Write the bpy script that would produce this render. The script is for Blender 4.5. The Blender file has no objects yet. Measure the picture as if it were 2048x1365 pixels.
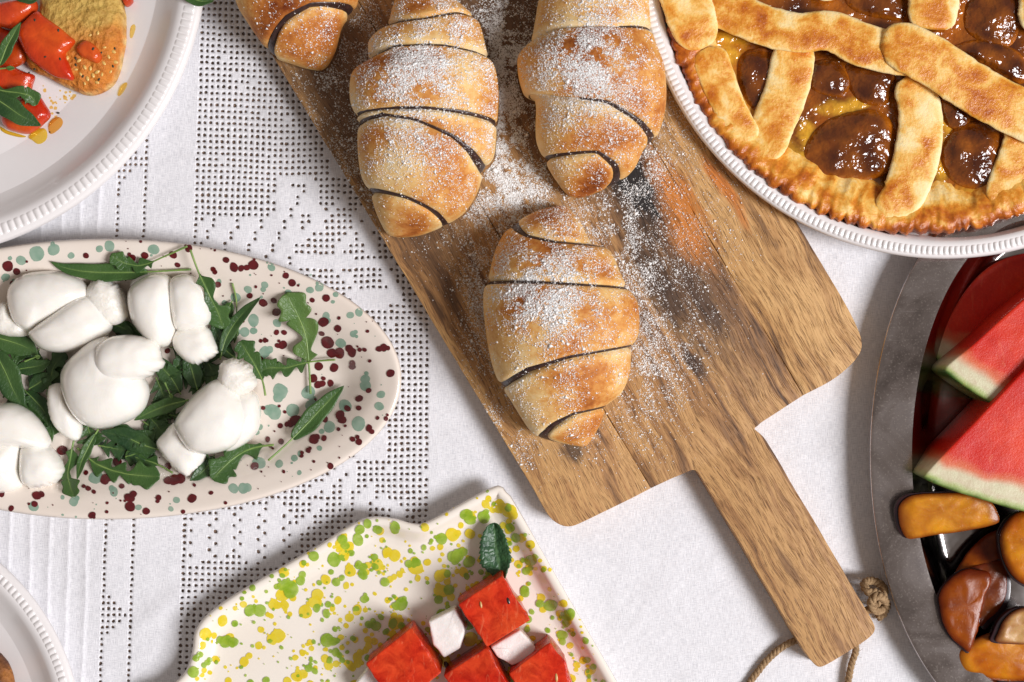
import bpy, math, random
import numpy as np
from mathutils import Vector, noise
from mathutils.bvhtree import BVHTree
random.seed(7)
SC = bpy.context.scene
COL = SC.collection
CM = 0.01
PX = 1 / 3200.0            # metres of tabletop per reference ruler unit
DCAM = 0.90                # camera height above the cloth

# ---------------------------------------------------------------- camera
cam = bpy.data.cameras.new('camera'); camo = bpy.data.objects.new('camera', cam); COL.objects.link(camo)
camo.location = (0, 0, DCAM); camo.rotation_euler = (0, 0, 0)
cam.sensor_width = 36; cam.lens = 36 * DCAM / (2048 * PX)
cam.clip_start = 0.02; cam.clip_end = 20
cam.dof.use_dof = True; cam.dof.focus_distance = DCAM - 0.035; cam.dof.aperture_fstop = 9.0
SC.camera = camo
# ---------------------------------------------------------------- light
world = bpy.data.worlds.new('World'); SC.world = world; world.use_nodes = True
bg = world.node_tree.nodes['Background']
bg.inputs[0].default_value = (1.0, 0.87, 0.79, 1); bg.inputs[1].default_value = 0.235

def area(name, loc, target, sx, sy, power, color):
    l = bpy.data.lights.new(name, 'AREA'); l.shape = 'RECTANGLE'; l.size = sx; l.size_y = sy
    l.energy = power; l.color = color
    o = bpy.data.objects.new(name, l); COL.objects.link(o); o.location = loc
    o.rotation_euler = (Vector(target) - Vector(loc)).to_track_quat('-Z', 'Y').to_euler()
    return o
area('window_light', (3.95, -1.36, 4.15), (0.0, 0.0, 0.0), 1.8, 2.25, 410, (0.985, 0.975, 1.0))
SC.view_settings.view_transform = 'Standard'; SC.view_settings.look = 'None'
SC.view_settings.exposure = 0.06; SC.view_settings.gamma = 1

# ---------------------------------------------------------------- helpers
def P(px, py, z=0.0):
    k = PX * (1 - z / DCAM)
    return Vector(((px - 1024) * k, (682.5 - py) * k, z))
def lin(r, g, b):
    f = lambda v: (v / 255 / 12.92) if v <= 10 else ((v / 255 + 0.055) / 1.055) ** 2.4
    return (f(r), f(g), f(b), 1.0)
def nz(x, y, z=0.0): return noise.noise(Vector((x, y, z)))
def sm(a, b, x):
    t = min(1, max(0, (x - a) / (b - a))); return t * t * (3 - 2 * t)

def thing(name, label, cat, loc, group=None):
    o = bpy.data.objects.new(name, None); COL.objects.link(o); o.location = loc
    o.empty_display_size = 0.01
    o['label'] = label; o['category'] = cat
    if group: o['group'] = group
    return o
def wloc(o):
    v = Vector((0, 0, 0))
    while o is not None: v += o.location; o = o.parent
    return v
def make(name, verts, faces, mat, parent=None, smooth=True, cols=None, uvs=None, auto=None, loc=None):
    """verts in world metres; stored relative to the thing's own origin"""
    base = wloc(parent) if parent is not None else (Vector(loc) if loc is not None else Vector((0, 0, 0)))
    me = bpy.data.meshes.new(name)
    me.from_pydata([(v[0] - base.x, v[1] - base.y, v[2] - base.z) for v in verts], [], faces)
    me.update()
    if smooth: me.polygons.foreach_set('use_smooth', [True] * len(me.polygons))
    if cols is not None:
        a = me.color_attributes.new('Col', 'FLOAT_COLOR', 'POINT')
        a.data.foreach_set('color', np.array([(c[0], c[1], c[2], 1.0) for c in cols], dtype=np.float32).ravel())
    if uvs is not None:
        l = me.uv_layers.new(name='UVMap')
        vi = np.empty(len(me.loops), dtype=np.int32); me.loops.foreach_get('vertex_index', vi)
        l.data.foreach_set('uv', np.array(uvs, dtype=np.float32)[vi].ravel())
    me.materials.append(mat)
    if auto is not None and smooth: me.set_sharp_from_angle(angle=math.radians(auto))
    o = bpy.data.objects.new(name, me); COL.objects.link(o)
    if parent is not None: o.parent = parent
    elif loc is not None: o.location = loc
    return o
def tag(o, label=None, cat=None, group=None, kind=None):
    if label: o['label'] = label
    if cat: o['category'] = cat
    if group: o['group'] = group
    if kind: o['kind'] = kind
    return o

def crom(pts, n, closed=True):
    """Catmull-Rom resample, even by arc length"""
    p = np.array(pts, float); m = len(p); out = []
    segs = m if closed else m - 1
    for i in range(segs):
        if closed: a, b, c, d = p[(i - 1) % m], p[i], p[(i + 1) % m], p[(i + 2) % m]
        else: a, b, c, d = p[max(i - 1, 0)], p[i], p[i + 1], p[min(i + 2, m - 1)]
        for t in np.linspace(0, 1, 16, endpoint=False):
            out.append(0.5 * (2 * b + (c - a) * t + (2 * a - 5 * b + 4 * c - d) * t * t + (3 * b - a - 3 * c + d) * t ** 3))
    out.append(p[0] if closed else p[-1]); out = np.array(out)
    s = np.r_[0, np.cumsum(np.linalg.norm(np.diff(out[:, :2], axis=0), axis=1))]
    q = np.linspace(0, s[-1], n + 1)[:n] if closed else np.linspace(0, s[-1], n)
    return np.stack([np.interp(q, s, out[:, k]) for k in range(out.shape[1])], 1)
def rounded(poly, r, k=5):
    """polygon with circular-ish corners; r scalar or per-corner"""
    p = np.array(poly, float); n = len(p); out = []
    for i in range(n):
        a, b, c = p[i - 1], p[i], p[(i + 1) % n]
        ri = r[i] if hasattr(r, '__len__') else r
        da = (a - b) / np.linalg.norm(a - b); dc = (c - b) / np.linalg.norm(c - b)
        ra = min(ri, 0.45 * np.linalg.norm(a - b)); rc = min(ri, 0.45 * np.linalg.norm(c - b))
        if ri <= 0: out.append(b); continue
        for t in np.linspace(0, 1, k):
            out.append((1 - t) ** 2 * (b + da * ra) + 2 * t * (1 - t) * b + t * t * (b + dc * rc))
    return np.array(out)
def ringfaces(nr, n, closed=True):
    f = []
    for r in range(nr - 1):
        for i in range(n if closed else n - 1):
            j = (i + 1) % n
            f.append((r * n + i, r * n + j, (r + 1) * n + j, (r + 1) * n + i))
    return f
def ccw(p):
    x, y = p[:, 0], p[:, 1]
    return p if np.sum(x * np.roll(y, -1) - y * np.roll(x, -1)) < 0 else p[::-1]   # image y is down

def inflate(outline, zb, ht, hb, n=64, rings=12, q=0.75, qb=0.75, centre=None, amp=0.0, fr=60, ragged=None, seed=0.0, tilt=(0, 0)):
    """pillow body: outline (ruler units) at height zb, dome ht above, hb below, all cm"""
    o = ccw(crom(outline, n)); c = np.mean(o, 0) if centre is None else np.array(centre, float); o0 = o.copy()
    V = []; S = []
    zb *= CM; ht *= CM; hb *= CM; amp *= CM
    if ragged:
        for i in range(n):
            w = ragged(o[i][0], o[i][1])
            if w > 0:
                d = o[i] - c; d = d / np.linalg.norm(d)
                o[i] = o[i] + d * (w * 1.15 if w > 1 else w) * (nz(i * 0.9, seed, 1.3) * 1.0 + nz(i * 2.3, seed) * 0.7)
    prof = [(math.sin(f) ** q, -hb * math.cos(f) ** 1.0) for f in np.linspace(0.12, math.pi / 2, max(4, rings // 2), endpoint=False)] if hb > 0 else []
    prof = [(s, z) for s, z in prof] + [(math.sin(f) ** q, ht * math.cos(f)) for f in np.linspace(math.pi / 2, 0.10, rings)]
    for s, z in prof:
        for i in range(n):
            e_ = o0[i] + (o[i] - o0[i]) * sm(0.72, 1.0, s) if ragged else o[i]; p = c + (e_ - c) * s
            w = P(p[0], p[1], zb); x, y = w.x, w.y
            d = amp * (nz(x * fr * 1.0, y * fr, seed + z * 40) + 0.5 * nz(x * fr * 2.3, y * fr * 2.3, seed + 5))
            k = sm(0, 0.3, 1 - s) * 0.7 + 0.3
            V.append((x + d * 0.4, y + d * 0.4, zb + z + d * k + tilt[0] * (p[0] - c[0]) * PX + tilt[1] * (c[1] - p[1]) * PX)); S.append((s, z))
    F = ringfaces(len(prof), n)
    if hb > 0:
        w = P(c[0], c[1], zb); V.append((w.x, w.y, zb - hb)); S.append((0, -hb)); k = len(V) - 1
        F += [(k, (i + 1) % n, i) for i in range(n)]
    else:
        F.append(tuple(reversed(range(n))))
    w = P(c[0], c[1], zb); V.append((w.x, w.y, zb + ht + amp * nz(w.x * fr, w.y * fr, seed))); S.append((0, ht)); k = len(V) - 1
    b = (len(prof) - 1) * n
    F += [(b + i, b + (i + 1) % n, k) for i in range(n)]
    return V, F, S

def prism(poly, z0, z1, bev, shift=(0, 0), amp=0, seed=0, bb=None, topscale=1.0):
    """closed block with rounded upper and lower edges; cm heights, poly in ruler units at the top"""
    o = ccw(np.array(poly, float)); n = len(o); c = o.mean(0)
    e = np.roll(o, -1, 0) - np.roll(o, 1, 0); e /= np.linalg.norm(e, axis=1)[:, None] + 1e-9
    nrm = np.stack([-e[:, 1], e[:, 0]], 1)
    if np.sum(nrm * (c - o)) < 0: nrm = -nrm
    b = bev; bpx = b * CM / PX
    prof = [(bpx, z0), (0.3 * bpx, z0 + 0.3 * b), (0, z0 + b)]
    zs = np.linspace(z0 + b, z1 - b, 4)[1:]
    prof += [(0, z) for z in zs] + [(0.1 * bpx, z1 - 0.55 * b), (0.34 * bpx, z1 - 0.22 * b), (0.68 * bpx, z1 - 0.05 * b), (bpx, z1)]
    V = []
    for d, z in prof:
        f = (z1 - z) / (z1 - z0)
        for i in range(n):
            p = o[i] + nrm[i] * d
            w = P(p[0] + shift[0] * f, p[1] + shift[1] * f, z1 * CM)
            dd = amp * CM * nz(w.x * 180 + seed, w.y * 180, z * 1.8) if amp else 0
            V.append((w.x + dd, w.y + dd * 0.7, z * CM + dd * 0.5))
    F = ringfaces(len(prof), n)
    F.append(tuple(reversed(range(n)))); F.append(tuple(range((len(prof) - 1) * n, len(prof) * n)))
    return V, F

def tube(path, radii, n=10, cap=True):
    p = [Vector(v) for v in path]; V = []; up = Vector((0, 0, 1)); m = len(p)
    for i in range(m):
        t = (p[min(i + 1, m - 1)] - p[max(i - 1, 0)]).normalized()
        a = t.cross(up)
        if a.length < 1e-4: a = t.cross(Vector((0, 1, 0)))
        a.normalize(); b = a.cross(t)
        r = radii[i] if hasattr(radii, '__len__') else radii
        for k in range(n):
            f = 2 * math.pi * k / n; V.append(p[i] + a * (r * math.cos(f)) + b * (r * math.sin(f)))
    F = ringfaces(m, n)
    if cap: F += [tuple(reversed(range(n))), tuple(range((m - 1) * n, m * n))]
    return V, F
def join(parts):
    V = []; F = []
    for v, f in parts:
        k = len(V); V += list(v); F += [tuple(i + k for i in q) for q in f]
    return V, F

# ---------------------------------------------------------------- material kit
class Mat:
    def __init__(s, name):
        s.m = bpy.data.materials.new(name); s.m.use_nodes = True; s.nt = s.m.node_tree
        s.b = s.nt.nodes['Principled BSDF']; s.out = s.nt.nodes['Material Output']
    def put(s, sock, v):
        if isinstance(v, bpy.types.NodeSocket): s.nt.links.new(v, sock)
        elif v is not None: sock.default_value = v
    def n(s, t, out=0, props=None, **inp):
        nd = s.nt.nodes.new(t)
        for k, v in (props or {}).items(): setattr(nd, k, v)
        for k, v in inp.items():
            k = k.replace('_', ' ')
            s.put(nd.inputs[int(k[1:])] if k[0] == 'i' and k[1:].isdigit() else nd.inputs[k], v)
        return nd.outputs[out]
    def obj(s): return s.n('ShaderNodeTexCoord', 3)
    def uv(s): return s.n('ShaderNodeTexCoord', 2)
    def map(s, v, scale, rot=(0, 0, 0), loc=(0, 0, 0)):
        return s.n('ShaderNodeMapping', Vector=v, Scale=scale, Rotation=rot, Location=loc)
    def noise(s, v, scale, detail=3, rough=0.5, dist=0.0, out=0):
        return s.n('ShaderNodeTexNoise', out, Vector=v, Scale=scale, Detail=detail, Roughness=rough, Distortion=dist)
    def vor(s, v, scale, feat='F1', out=0): return s.n('ShaderNodeTexVoronoi', out, {'feature': feat}, Vector=v, Scale=scale)
    def ramp(s, f, stops, interp='LINEAR'):
        nd = s.nt.nodes.new('ShaderNodeValToRGB'); r = nd.color_ramp; r.interpolation = interp
        while len(r.elements) > 1: r.elements.remove(r.elements[0])
        r.elements[0].position = stops[0][0]; r.elements[0].color = s.c4(stops[0][1])
        for p, c in stops[1:]: e = r.elements.new(p); e.color = s.c4(c)
        s.put(nd.inputs[0], f); return nd.outputs[0]
    def c4(s, c):
        if isinstance(c, (int, float)): return (c, c, c, 1)
        return (c[0], c[1], c[2], 1)
    def math(s, op, a, b=0.0, clamp=False):
        nd = s.nt.nodes.new('ShaderNodeMath'); nd.operation = op; nd.use_clamp = clamp
        s.put(nd.inputs[0], a); s.put(nd.inputs[1], b); return nd.outputs[0]
    def mix(s, f, a, b, mode='MIX'):
        nd = s.nt.nodes.new('ShaderNodeMix'); nd.data_type = 'RGBA'; nd.blend_type = mode
        s.put(nd.inputs[0], f)
        s.put(nd.inputs[6], a if isinstance(a, bpy.types.NodeSocket) else s.c4(a))
        s.put(nd.inputs[7], b if isinstance(b, bpy.types.NodeSocket) else s.c4(b)); return nd.outputs[2]
    def attr(s, name='Col'): return s.n('ShaderNodeAttribute', 0, {'attribute_name': name})
    def bump(s, h, strength=0.3, dist=0.001, nrm=None):
        return s.n('ShaderNodeBump', Strength=strength, Distance=dist, Height=h, Normal=nrm)
    def set(s, **k):
        for a, v in k.items():
            a = a.replace('_', ' ')
            if a == 'Base Color' and not isinstance(v, bpy.types.NodeSocket): v = s.c4(v)
            s.put(s.b.inputs[a], v)
        return s
def sss(M, w, radius, scale): M.set(Subsurface_Weight=w, Subsurface_Radius=radius, Subsurface_Scale=scale)

MT = {}
def mats():
    M = Mat('linen'); v = M.obj()
    a = M.noise(M.map(v, (260, 2600, 1)), 1, 2); b = M.noise(M.map(v, (2600, 200, 1)), 1, 2)
    h = M.math('ADD', a, b)
    lo = M.noise(v, 14, 3)
    base = M.ramp(M.math('MULTIPLY', h, 0.5), [(0.36, (0.64, 0.64, 0.675)), (0.60, (0.90, 0.895, 0.92))])
    base = M.mix(M.ramp(lo, [(0.35, 0.0), (0.75, 0.14)]), base, (0.74, 0.72, 0.72))
    cr = M.noise(M.map(v, (1, 1, 1)), 30, 3, 0.5, 1.0)
    nb = M.bump(M.math('ADD', cr, M.math('MULTIPLY', M.noise(M.map(v, (1, 1, 1), rot=(0, 0, 0.7)), 9, 4, 0.5, 1.5), 1.6)), 0.26, 0.004)
    M.set(Base_Color=base, Roughness=0.9, Normal=M.bump(h, 0.36, 0.0006, nb)); M.b.inputs['Specular IOR Level'].default_value = 0.15
    MT['linen'] = M.m

    M = Mat('table_wood'); v = M.obj()
    g = M.noise(M.map(v, (6, 90, 6)), 1, 5, 0.6, 0.6)
    M.set(Base_Color=M.ramp(g, [(0.3, (0.13, 0.085, 0.06)), (0.7, (0.30, 0.19, 0.13))]), Roughness=0.45); MT['table'] = M.m

    M = Mat('white_glaze'); v = M.obj(); g = M.noise(v, 20, 3)
    M.set(Base_Color=M.ramp(g, [(0.3, (0.80, 0.765, 0.755)), (0.7, (0.84, 0.81, 0.80))]), Roughness=0.2,
          Normal=M.bump(M.noise(v, 70, 2), 0.05, 0.002)); M.set(Coat_Weight=0.3, Coat_Roughness=0.08); MT['white'] = M.m
    for nm, c0, c1 in (('cream_glaze', (0.80, 0.70, 0.61), (0.84, 0.755, 0.67)), ('ivory_glaze', (0.85, 0.775, 0.68), (0.88, 0.815, 0.73))):
        M = Mat(nm); v = M.obj(); g = M.noise(v, 26, 4)
        M.set(Base_Color=M.ramp(g, [(0.3, c0), (0.7, c1)]), Roughness=0.16, Normal=M.bump(M.noise(v, 60, 2), 0.06, 0.002))
        M.set(Coat_Weight=0.4, Coat_Roughness=0.06); MT[nm] = M.m
    def spot(nm, c0, c1, tr):
        M = Mat(nm); v = M.obj(); g = M.noise(v, 210, 4, 0.6)
        M.set(Base_Color=M.ramp(g, [(0.3, c0), (0.72, c1)]), Roughness=0.16); M.set(Coat_Weight=0.4, Coat_Roughness=0.06)
        t = M.n('ShaderNodeBsdfTransparent'); f = M.ramp(g, [(0.25, tr * 0.5), (0.8, tr * 1.5)])
        M.nt.links.new(M.n('ShaderNodeMixShader', Fac=f, i1=M.b.outputs[0], i2=t), M.out.inputs[0]); MT[nm] = M.m
    spot('maroon_spot', (0.075, 0.006, 0.008), (0.15, 0.010, 0.014), 0.02)
    spot('celadon_spot', (0.22, 0.37, 0.27), (0.36, 0.51, 0.40), 0.22)
    spot('yellow_spot', (0.78, 0.58, 0.010), (0.86, 0.72, 0.05), 0.16)
    spot('lime_spot', (0.22, 0.38, 0.012), (0.42, 0.58, 0.06), 0.20)
    spot('rust_spot', (0.42, 0.15, 0.07), (0.55, 0.26, 0.15), 0.30)

    # wood of the board: uv is (along, across) in cm
    for k, (ca, cb, cd, off, fig) in enumerate([((0.43, 0.215, 0.076), (0.62, 0.355, 0.135), (0.13, 0.060, 0.023), 0.0, 1.0),
                                                ((0.37, 0.180, 0.062), (0.58, 0.325, 0.122), (0.10, 0.045, 0.018), 7.3, 1.0),
                                                ((0.48, 0.250, 0.084), (0.68, 0.40, 0.155), (0.15, 0.070, 0.026), 15.1, 1.0)]):
        M = Mat('board_wood'); u = M.uv()
        w = M.noise(M.map(u, (0.16, 0.22, 1), loc=(off, off, 0)), 1, 2, out=1)
        uw = M.n('ShaderNodeMixRGB', props={'blend_type': 'ADD'}, Fac=1.0, Color1=u, Color2=M.n('ShaderNodeVectorMath', props={'operation': 'SCALE'}, i0=w, Scale=1.5))
        g1 = M.noise(M.map(uw, (0.085, 1.15, 1), loc=(off, 0, 0)), 1, 5, 0.62, 0.4)
        base = M.ramp(g1, [(0.33, cd), (0.44, ca), (0.56, cb), (0.66, ca), (0.76, cb)])
        # scorched heartwood streak, stains with outlines of their own (centre and half sizes in cm along/across)
        sep = M.n('ShaderNodeSeparateXYZ', Vector=uw); seps = [sep, sep.node.outputs[1]]
        edge = M.noise(M.map(u, (0.55, 2.6, 1)), 1, 5, 0.65)
        def blob(cu, cv, ru, rv, lo=0.45, hi=1.05):
            a = M.math('DIVIDE', M.math('SUBTRACT', seps[0], cu), ru); b_ = M.math('DIVIDE', M.math('SUBTRACT', seps[1], cv), rv)
            d = M.math('SQRT', M.math('ADD', M.math('MULTIPLY', a, a), M.math('MULTIPLY', b_, b_)))
            d = M.math('ADD', d, M.math('MULTIPLY', M.math('SUBTRACT', edge, 0.5), 1.25))
            return M.n('ShaderNodeMapRange', Value=d, i1=lo, i2=hi, i3=1.0, i4=0.0)
        M.blob = blob
        for cu, cv, ru, rv, c, s_ in STAINS:
            base = M.mix(M.math('MULTIPLY', blob(cu, cv, ru, rv), s_), base, c)
        g2 = M.noise(M.map(uw, (0.5, 9.0, 1), loc=(off, 3, 0)), 1, 3, 0.6)
        base = M.mix(M.ramp(g2, [(0.52, 0.0), (0.68, 0.50)]), base, M.mix(1.0, base, (0.30, 0.24, 0.18), 'MULTIPLY'))
        por = M.noise(M.map(uw, (1.1, 27.0, 1), loc=(0, off, 0)), 1, 2, 0.55)
        pf = M.ramp(por, [(0.555, 0.0), (0.645, 0.85)])
        base = M.mix(pf, base, M.mix(1.0, base, (0.24, 0.17, 0.12), 'MULTIPLY'))
        rough = M.ramp(g2, [(0.3, 0.46), (0.8, 0.62)])
        hh = M.math('ADD', M.math('MULTIPLY', pf, -0.9), M.math('MULTIPLY', g2, -0.25))
        M.set(Base_Color=base, Roughness=rough, Normal=M.bump(hh, 0.45, 0.0007)); MT['wood%d' % k] = M.m

    M = Mat('croissant_dough'); v = M.obj(); a = M.attr(); bk = M.n('ShaderNodeSeparateColor', Color=a)
    n1 = M.noise(v, 85, 5, 0.62); n2 = M.noise(v, 420, 3, 0.6); n3 = M.noise(M.map(v, (300, 1600, 900)), 1, 2)
    f = M.math('ADD', bk, M.math('MULTIPLY', M.math('SUBTRACT', n1, 0.5), 0.62))
    f = M.math('ADD', f, M.math('MULTIPLY', M.math('SUBTRACT', n2, 0.5), 0.30))
    f = M.math('ADD', f, M.math('MULTIPLY', M.math('SUBTRACT', M.noise(v, 190, 6, 0.7, 0.8), 0.5), 0.45))
    f = M.math('ADD', f, M.math('MULTIPLY', M.math('SUBTRACT', n3, 0.5), 0.16))
    base = M.ramp(f, [(0.05, lin(238, 214, 168)), (0.27, lin(230, 190, 126)), (0.46, lin(213, 154, 84)), (0.62, lin(190, 118, 54)), (0.80, lin(152, 84, 34)), (1.0, lin(104, 42, 14))])
    hb = M.math('ADD', M.math('MULTIPLY', n3, 0.5), M.math('MULTIPLY', n2, 0.5))
    M.b.inputs['Specular IOR Level'].default_value = 0.2; M.set(Base_Color=base, Roughness=0.6, Normal=M.bump(hb, 0.35, 0.0008)); sss(M, 0.08, (1.0, 0.45, 0.2), 0.003)
    MT['dough'] = M.m
    M = Mat('chocolate'); v = M.obj(); g = M.noise(v, 300, 3)
    M.set(Base_Color=M.ramp(g, [(0.3, (0.020, 0.009, 0.008)), (0.75, (0.060, 0.027, 0.022))]), Roughness=0.38, Normal=M.bump(g, 0.4, 0.0008)); MT['choc'] = M.m
    M = Mat('icing_sugar'); M.set(Base_Color=(0.95, 0.94, 0.925), Roughness=0.9); M.b.inputs['Specular IOR Level'].default_value = 0.2; MT['sugar'] = M.m

    M = Mat('mozzarella'); v = M.obj(); a = M.uv()
    w = M.noise(M.map(a, (3.2, 42.0, 1)), 1, 3, 0.55, 0.25); n2 = M.noise(v, 160, 4, 0.6)
    hh = M.math('ADD', M.math('MULTIPLY', w, 0.8), M.math('MULTIPLY', n2, 0.35))
    M.set(Base_Color=M.ramp(n2, [(0.25, (0.88, 0.84, 0.765)), (0.7, (0.91, 0.88, 0.82))]), Roughness=0.2, Normal=M.bump(hh, 0.10, 0.0009)); M.set(Coat_Weight=0.9, Coat_Roughness=0.05)
    sss(M, 0.25, (1.0, 0.85, 0.65), 0.003); MT['mozz'] = M.m
    M = Mat('mozzarella_torn'); v = M.obj(); n2 = M.noise(M.map(v, (1, 1, 1)), 240, 5, 0.65, 0.8); n3 = M.noise(v, 620, 3)
    M.set(Base_Color=M.ramp(n2, [(0.25, (0.83, 0.785, 0.70)), (0.7, (0.88, 0.85, 0.79))]), Roughness=0.3, Normal=M.bump(M.math('ADD', n2, M.math('MULTIPLY', n3, 0.4)), 0.45, 0.0018))
    sss(M, 0.35, (1.0, 0.85, 0.65), 0.004); MT['torn'] = M.m

    M = Mat('leaf'); v = M.obj(); a = M.attr(); g = M.noise(v, 260, 4, 0.6); g2 = M.vor(v, 420, 'DISTANCE_TO_EDGE')
    base = M.mix(M.ramp(g, [(0.3, 0.0), (0.8, 0.35)]), a, (0.075, 0.15, 0.035))
    M.set(Base_Color=base, Roughness=0.40, Normal=M.bump(M.math('ADD', M.ramp(g2, [(0.0, 0.0), (0.12, 0.6)]), M.math('MULTIPLY', g, 0.6)), 0.35, 0.0006))
    tr = M.n('ShaderNodeBsdfTranslucent', Color=M.mix(0.5, base, (0.12, 0.22, 0.02)))
    M.nt.links.new(M.n('ShaderNodeMixShader', Fac=0.16, i1=M.b.outputs[0], i2=tr), M.out.inputs[0]); MT['leaf'] = M.m
    M = Mat('leaf_stalk'); v = M.obj(); M.set(Base_Color=M.ramp(M.noise(v, 150, 2), [(0.3, (0.13, 0.24, 0.05)), (0.7, (0.25, 0.36, 0.10))]), Roughness=0.4); MT['stalk'] = M.m
    M = Mat('mint'); v = M.obj(); a = M.attr(); g = M.vor(v, 330, 'DISTANCE_TO_EDGE'); g1 = M.noise(v, 500, 3)
    M.set(Base_Color=a, Roughness=0.42, Normal=M.bump(M.math('ADD', M.ramp(g, [(0.0, 0.0), (0.3, 1.0)]), M.math('MULTIPLY', g1, 0.6)), 0.35, 0.0008)); MT['mint'] = M.m

    M = Mat('melon'); v = M.obj(); a = M.attr(); g = M.noise(v, 130, 4, 0.65, 0.6); g2 = M.noise(v, 900, 3, 0.7); g3 = M.noise(M.map(v, (240, 60, 100)), 1, 4, 0.6, 1.5)
    gl_ = M.noise(v, 700, 4, 0.75)
    base = M.mix(M.ramp(g, [(0.40, 0.0), (0.72, 0.36)]), a, M.mix(1.0, a, (0.62, 0.30, 0.30), 'MULTIPLY'))
    base = M.mix(M.math('MULTIPLY', M.ramp(gl_, [(0.48, 0.0), (0.68, 0.6)]), M.ramp(M.n('ShaderNodeSeparateColor', 1, Color=a), [(0.05, 1.0), (0.16, 0.0)])), base, M.mix(1.0, base, (1.12, 2.2, 2.0), 'MULTIPLY'))
    base = M.mix(M.ramp(g3, [(0.60, 0.0), (0.72, 0.22)]), base, M.mix(0.55, a, (0.82, 0.34, 0.16)))
    M.set(Base_Color=base, Roughness=0.36, Normal=M.bump(M.math('ADD', M.math('MULTIPLY', g, 0.25), g2), 0.30, 0.0007)); M.b.inputs['Specular IOR Level'].default_value = 0.3; MT['melon'] = M.m
    M = Mat('melon_cube'); v = M.obj(); a = M.attr(); g = M.noise(v, 130, 4, 0.65, 0.6); g2 = M.noise(v, 900, 3, 0.7); g3 = M.noise(M.map(v, (240, 60, 100)), 1, 4, 0.6, 1.5)
    gl_ = M.noise(v, 700, 4, 0.75)
    base = M.mix(M.ramp(g, [(0.40, 0.0), (0.66, 0.85)]), a, M.mix(1.0, a, (0.55, 0.20, 0.18), 'MULTIPLY'))
    base = M.mix(M.math('MULTIPLY', M.ramp(gl_, [(0.48, 0.0), (0.70, 0.28)]), M.ramp(M.n('ShaderNodeSeparateColor', 1, Color=a), [(0.05, 1.0), (0.16, 0.0)])), base, M.mix(1.0, base, (1.12, 2.2, 2.0), 'MULTIPLY'))
    base = M.mix(M.ramp(g3, [(0.60, 0.0), (0.70, 0.45)]), base, M.mix(0.55, a, (0.82, 0.34, 0.16)))
    M.set(Base_Color=base, Roughness=0.22, Normal=M.bump(M.math('ADD', M.math('MULTIPLY', g, 0.25), g2), 0.22, 0.0009)); M.b.inputs['Specular IOR Level'].default_value = 0.3; MT['meloncube'] = M.m
    M = Mat('feta'); v = M.obj(); g = M.noise(v, 170, 5, 0.65); g2 = M.vor(v, 260)
    pit = M.ramp(g2, [(0.0, 0.0), (0.16, 1.0)])
    M.set(Base_Color=M.ramp(g, [(0.3, (0.85, 0.79, 0.745)), (0.7, (0.90, 0.86, 0.83))]), Roughness=0.42, Normal=M.bump(M.math('ADD', g, M.math('MULTIPLY', pit, 0.2)), 0.45, 0.0016)); sss(M, 0.3, (1, 0.8, 0.7), 0.003); MT['feta'] = M.m
    M = Mat('melon_seed'); M.set(Base_Color=(0.035, 0.012, 0.008), Roughness=0.25); MT['seed'] = M.m
    M = Mat('pale_seed'); M.set(Base_Color=(0.62, 0.36, 0.13), Roughness=0.3); MT['paleseed'] = M.m

    M = Mat('plum_flesh'); v = M.obj(); a = M.attr(); g = M.noise(v, 90, 5, 0.6); g2 = M.noise(v, 700, 3, 0.7); sp = M.vor(v, 620)
    lowf = M.noise(v, 34, 4, 0.6, 0.8); base = M.mix(M.ramp(lowf, [(0.38, 0.0), (0.66, 0.85)]), a, M.mix(1.0, a, (0.50, 0.26, 0.15), 'MULTIPLY'))
    base = M.mix(M.ramp(g, [(0.40, 0.0), (0.75, 0.5)]), base, M.mix(1.0, base, (0.62, 0.38, 0.20), 'MULTIPLY'))
    M.set(Base_Color=base, Roughness=0.24, Normal=M.bump(M.math('ADD', M.math('MULTIPLY', g2, 0.6), M.ramp(sp, [(0.0, 0.7), (0.2, 0.0)])), 0.22, 0.0007)); M.b.inputs['Specular IOR Level'].default_value = 0.22; sss(M, 0.3, (1.0, 0.40, 0.08), 0.004); MT['plumflesh'] = M.m
    M = Mat('plum_skin'); v = M.obj(); g = M.noise(v, 60, 4)
    M.set(Base_Color=M.ramp(g, [(0.35, (0.010, 0.005, 0.009)), (0.7, (0.045, 0.010, 0.014))]), Roughness=0.24); MT['plumskin'] = M.m

    M = Mat('steel'); v = M.obj(); g = M.noise(v, 24, 5, 0.62, 0.7); g2 = M.noise(v, 800, 2, 0.6); sc = M.noise(M.map(v, (30, 900, 30), rot=(0, 0, 0.6)), 1, 3); dr = M.vor(v, 520)
    base = M.ramp(g, [(0.30, (0.22, 0.19, 0.18)), (0.45, (0.42, 0.37, 0.355)), (0.60, (0.56, 0.51, 0.50)), (0.75, (0.36, 0.33, 0.34))])
    scr = M.noise(M.map(v, (14, 700, 14), rot=(0, 0, -0.5)), 1, 4, 0.7)
    base = M.mix(M.ramp(scr, [(0.62, 0.0), (0.70, 0.5)]), base, (0.9, 0.86, 0.84))
    base = M.mix(M.ramp(g2, [(0.58, 0.0), (0.68, 0.40)]), base, (0.95, 0.90, 0.85))
    M.set(Base_Color=base, Metallic=1.0, Roughness=M.ramp(g, [(0.3, 0.15), (0.7, 0.20)]), Normal=M.bump(M.math('ADD', M.math('MULTIPLY', g2, 0.7), M.math('MULTIPLY', sc, 0.5)), 0.09, 0.0008)); MT['steel'] = M.m
    M = Mat('polished_steel'); v = M.obj(); g = M.noise(v, 40, 4); sc = M.noise(M.map(v, (25, 500, 25), rot=(0, 0, 0.9)), 1, 3)
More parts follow.
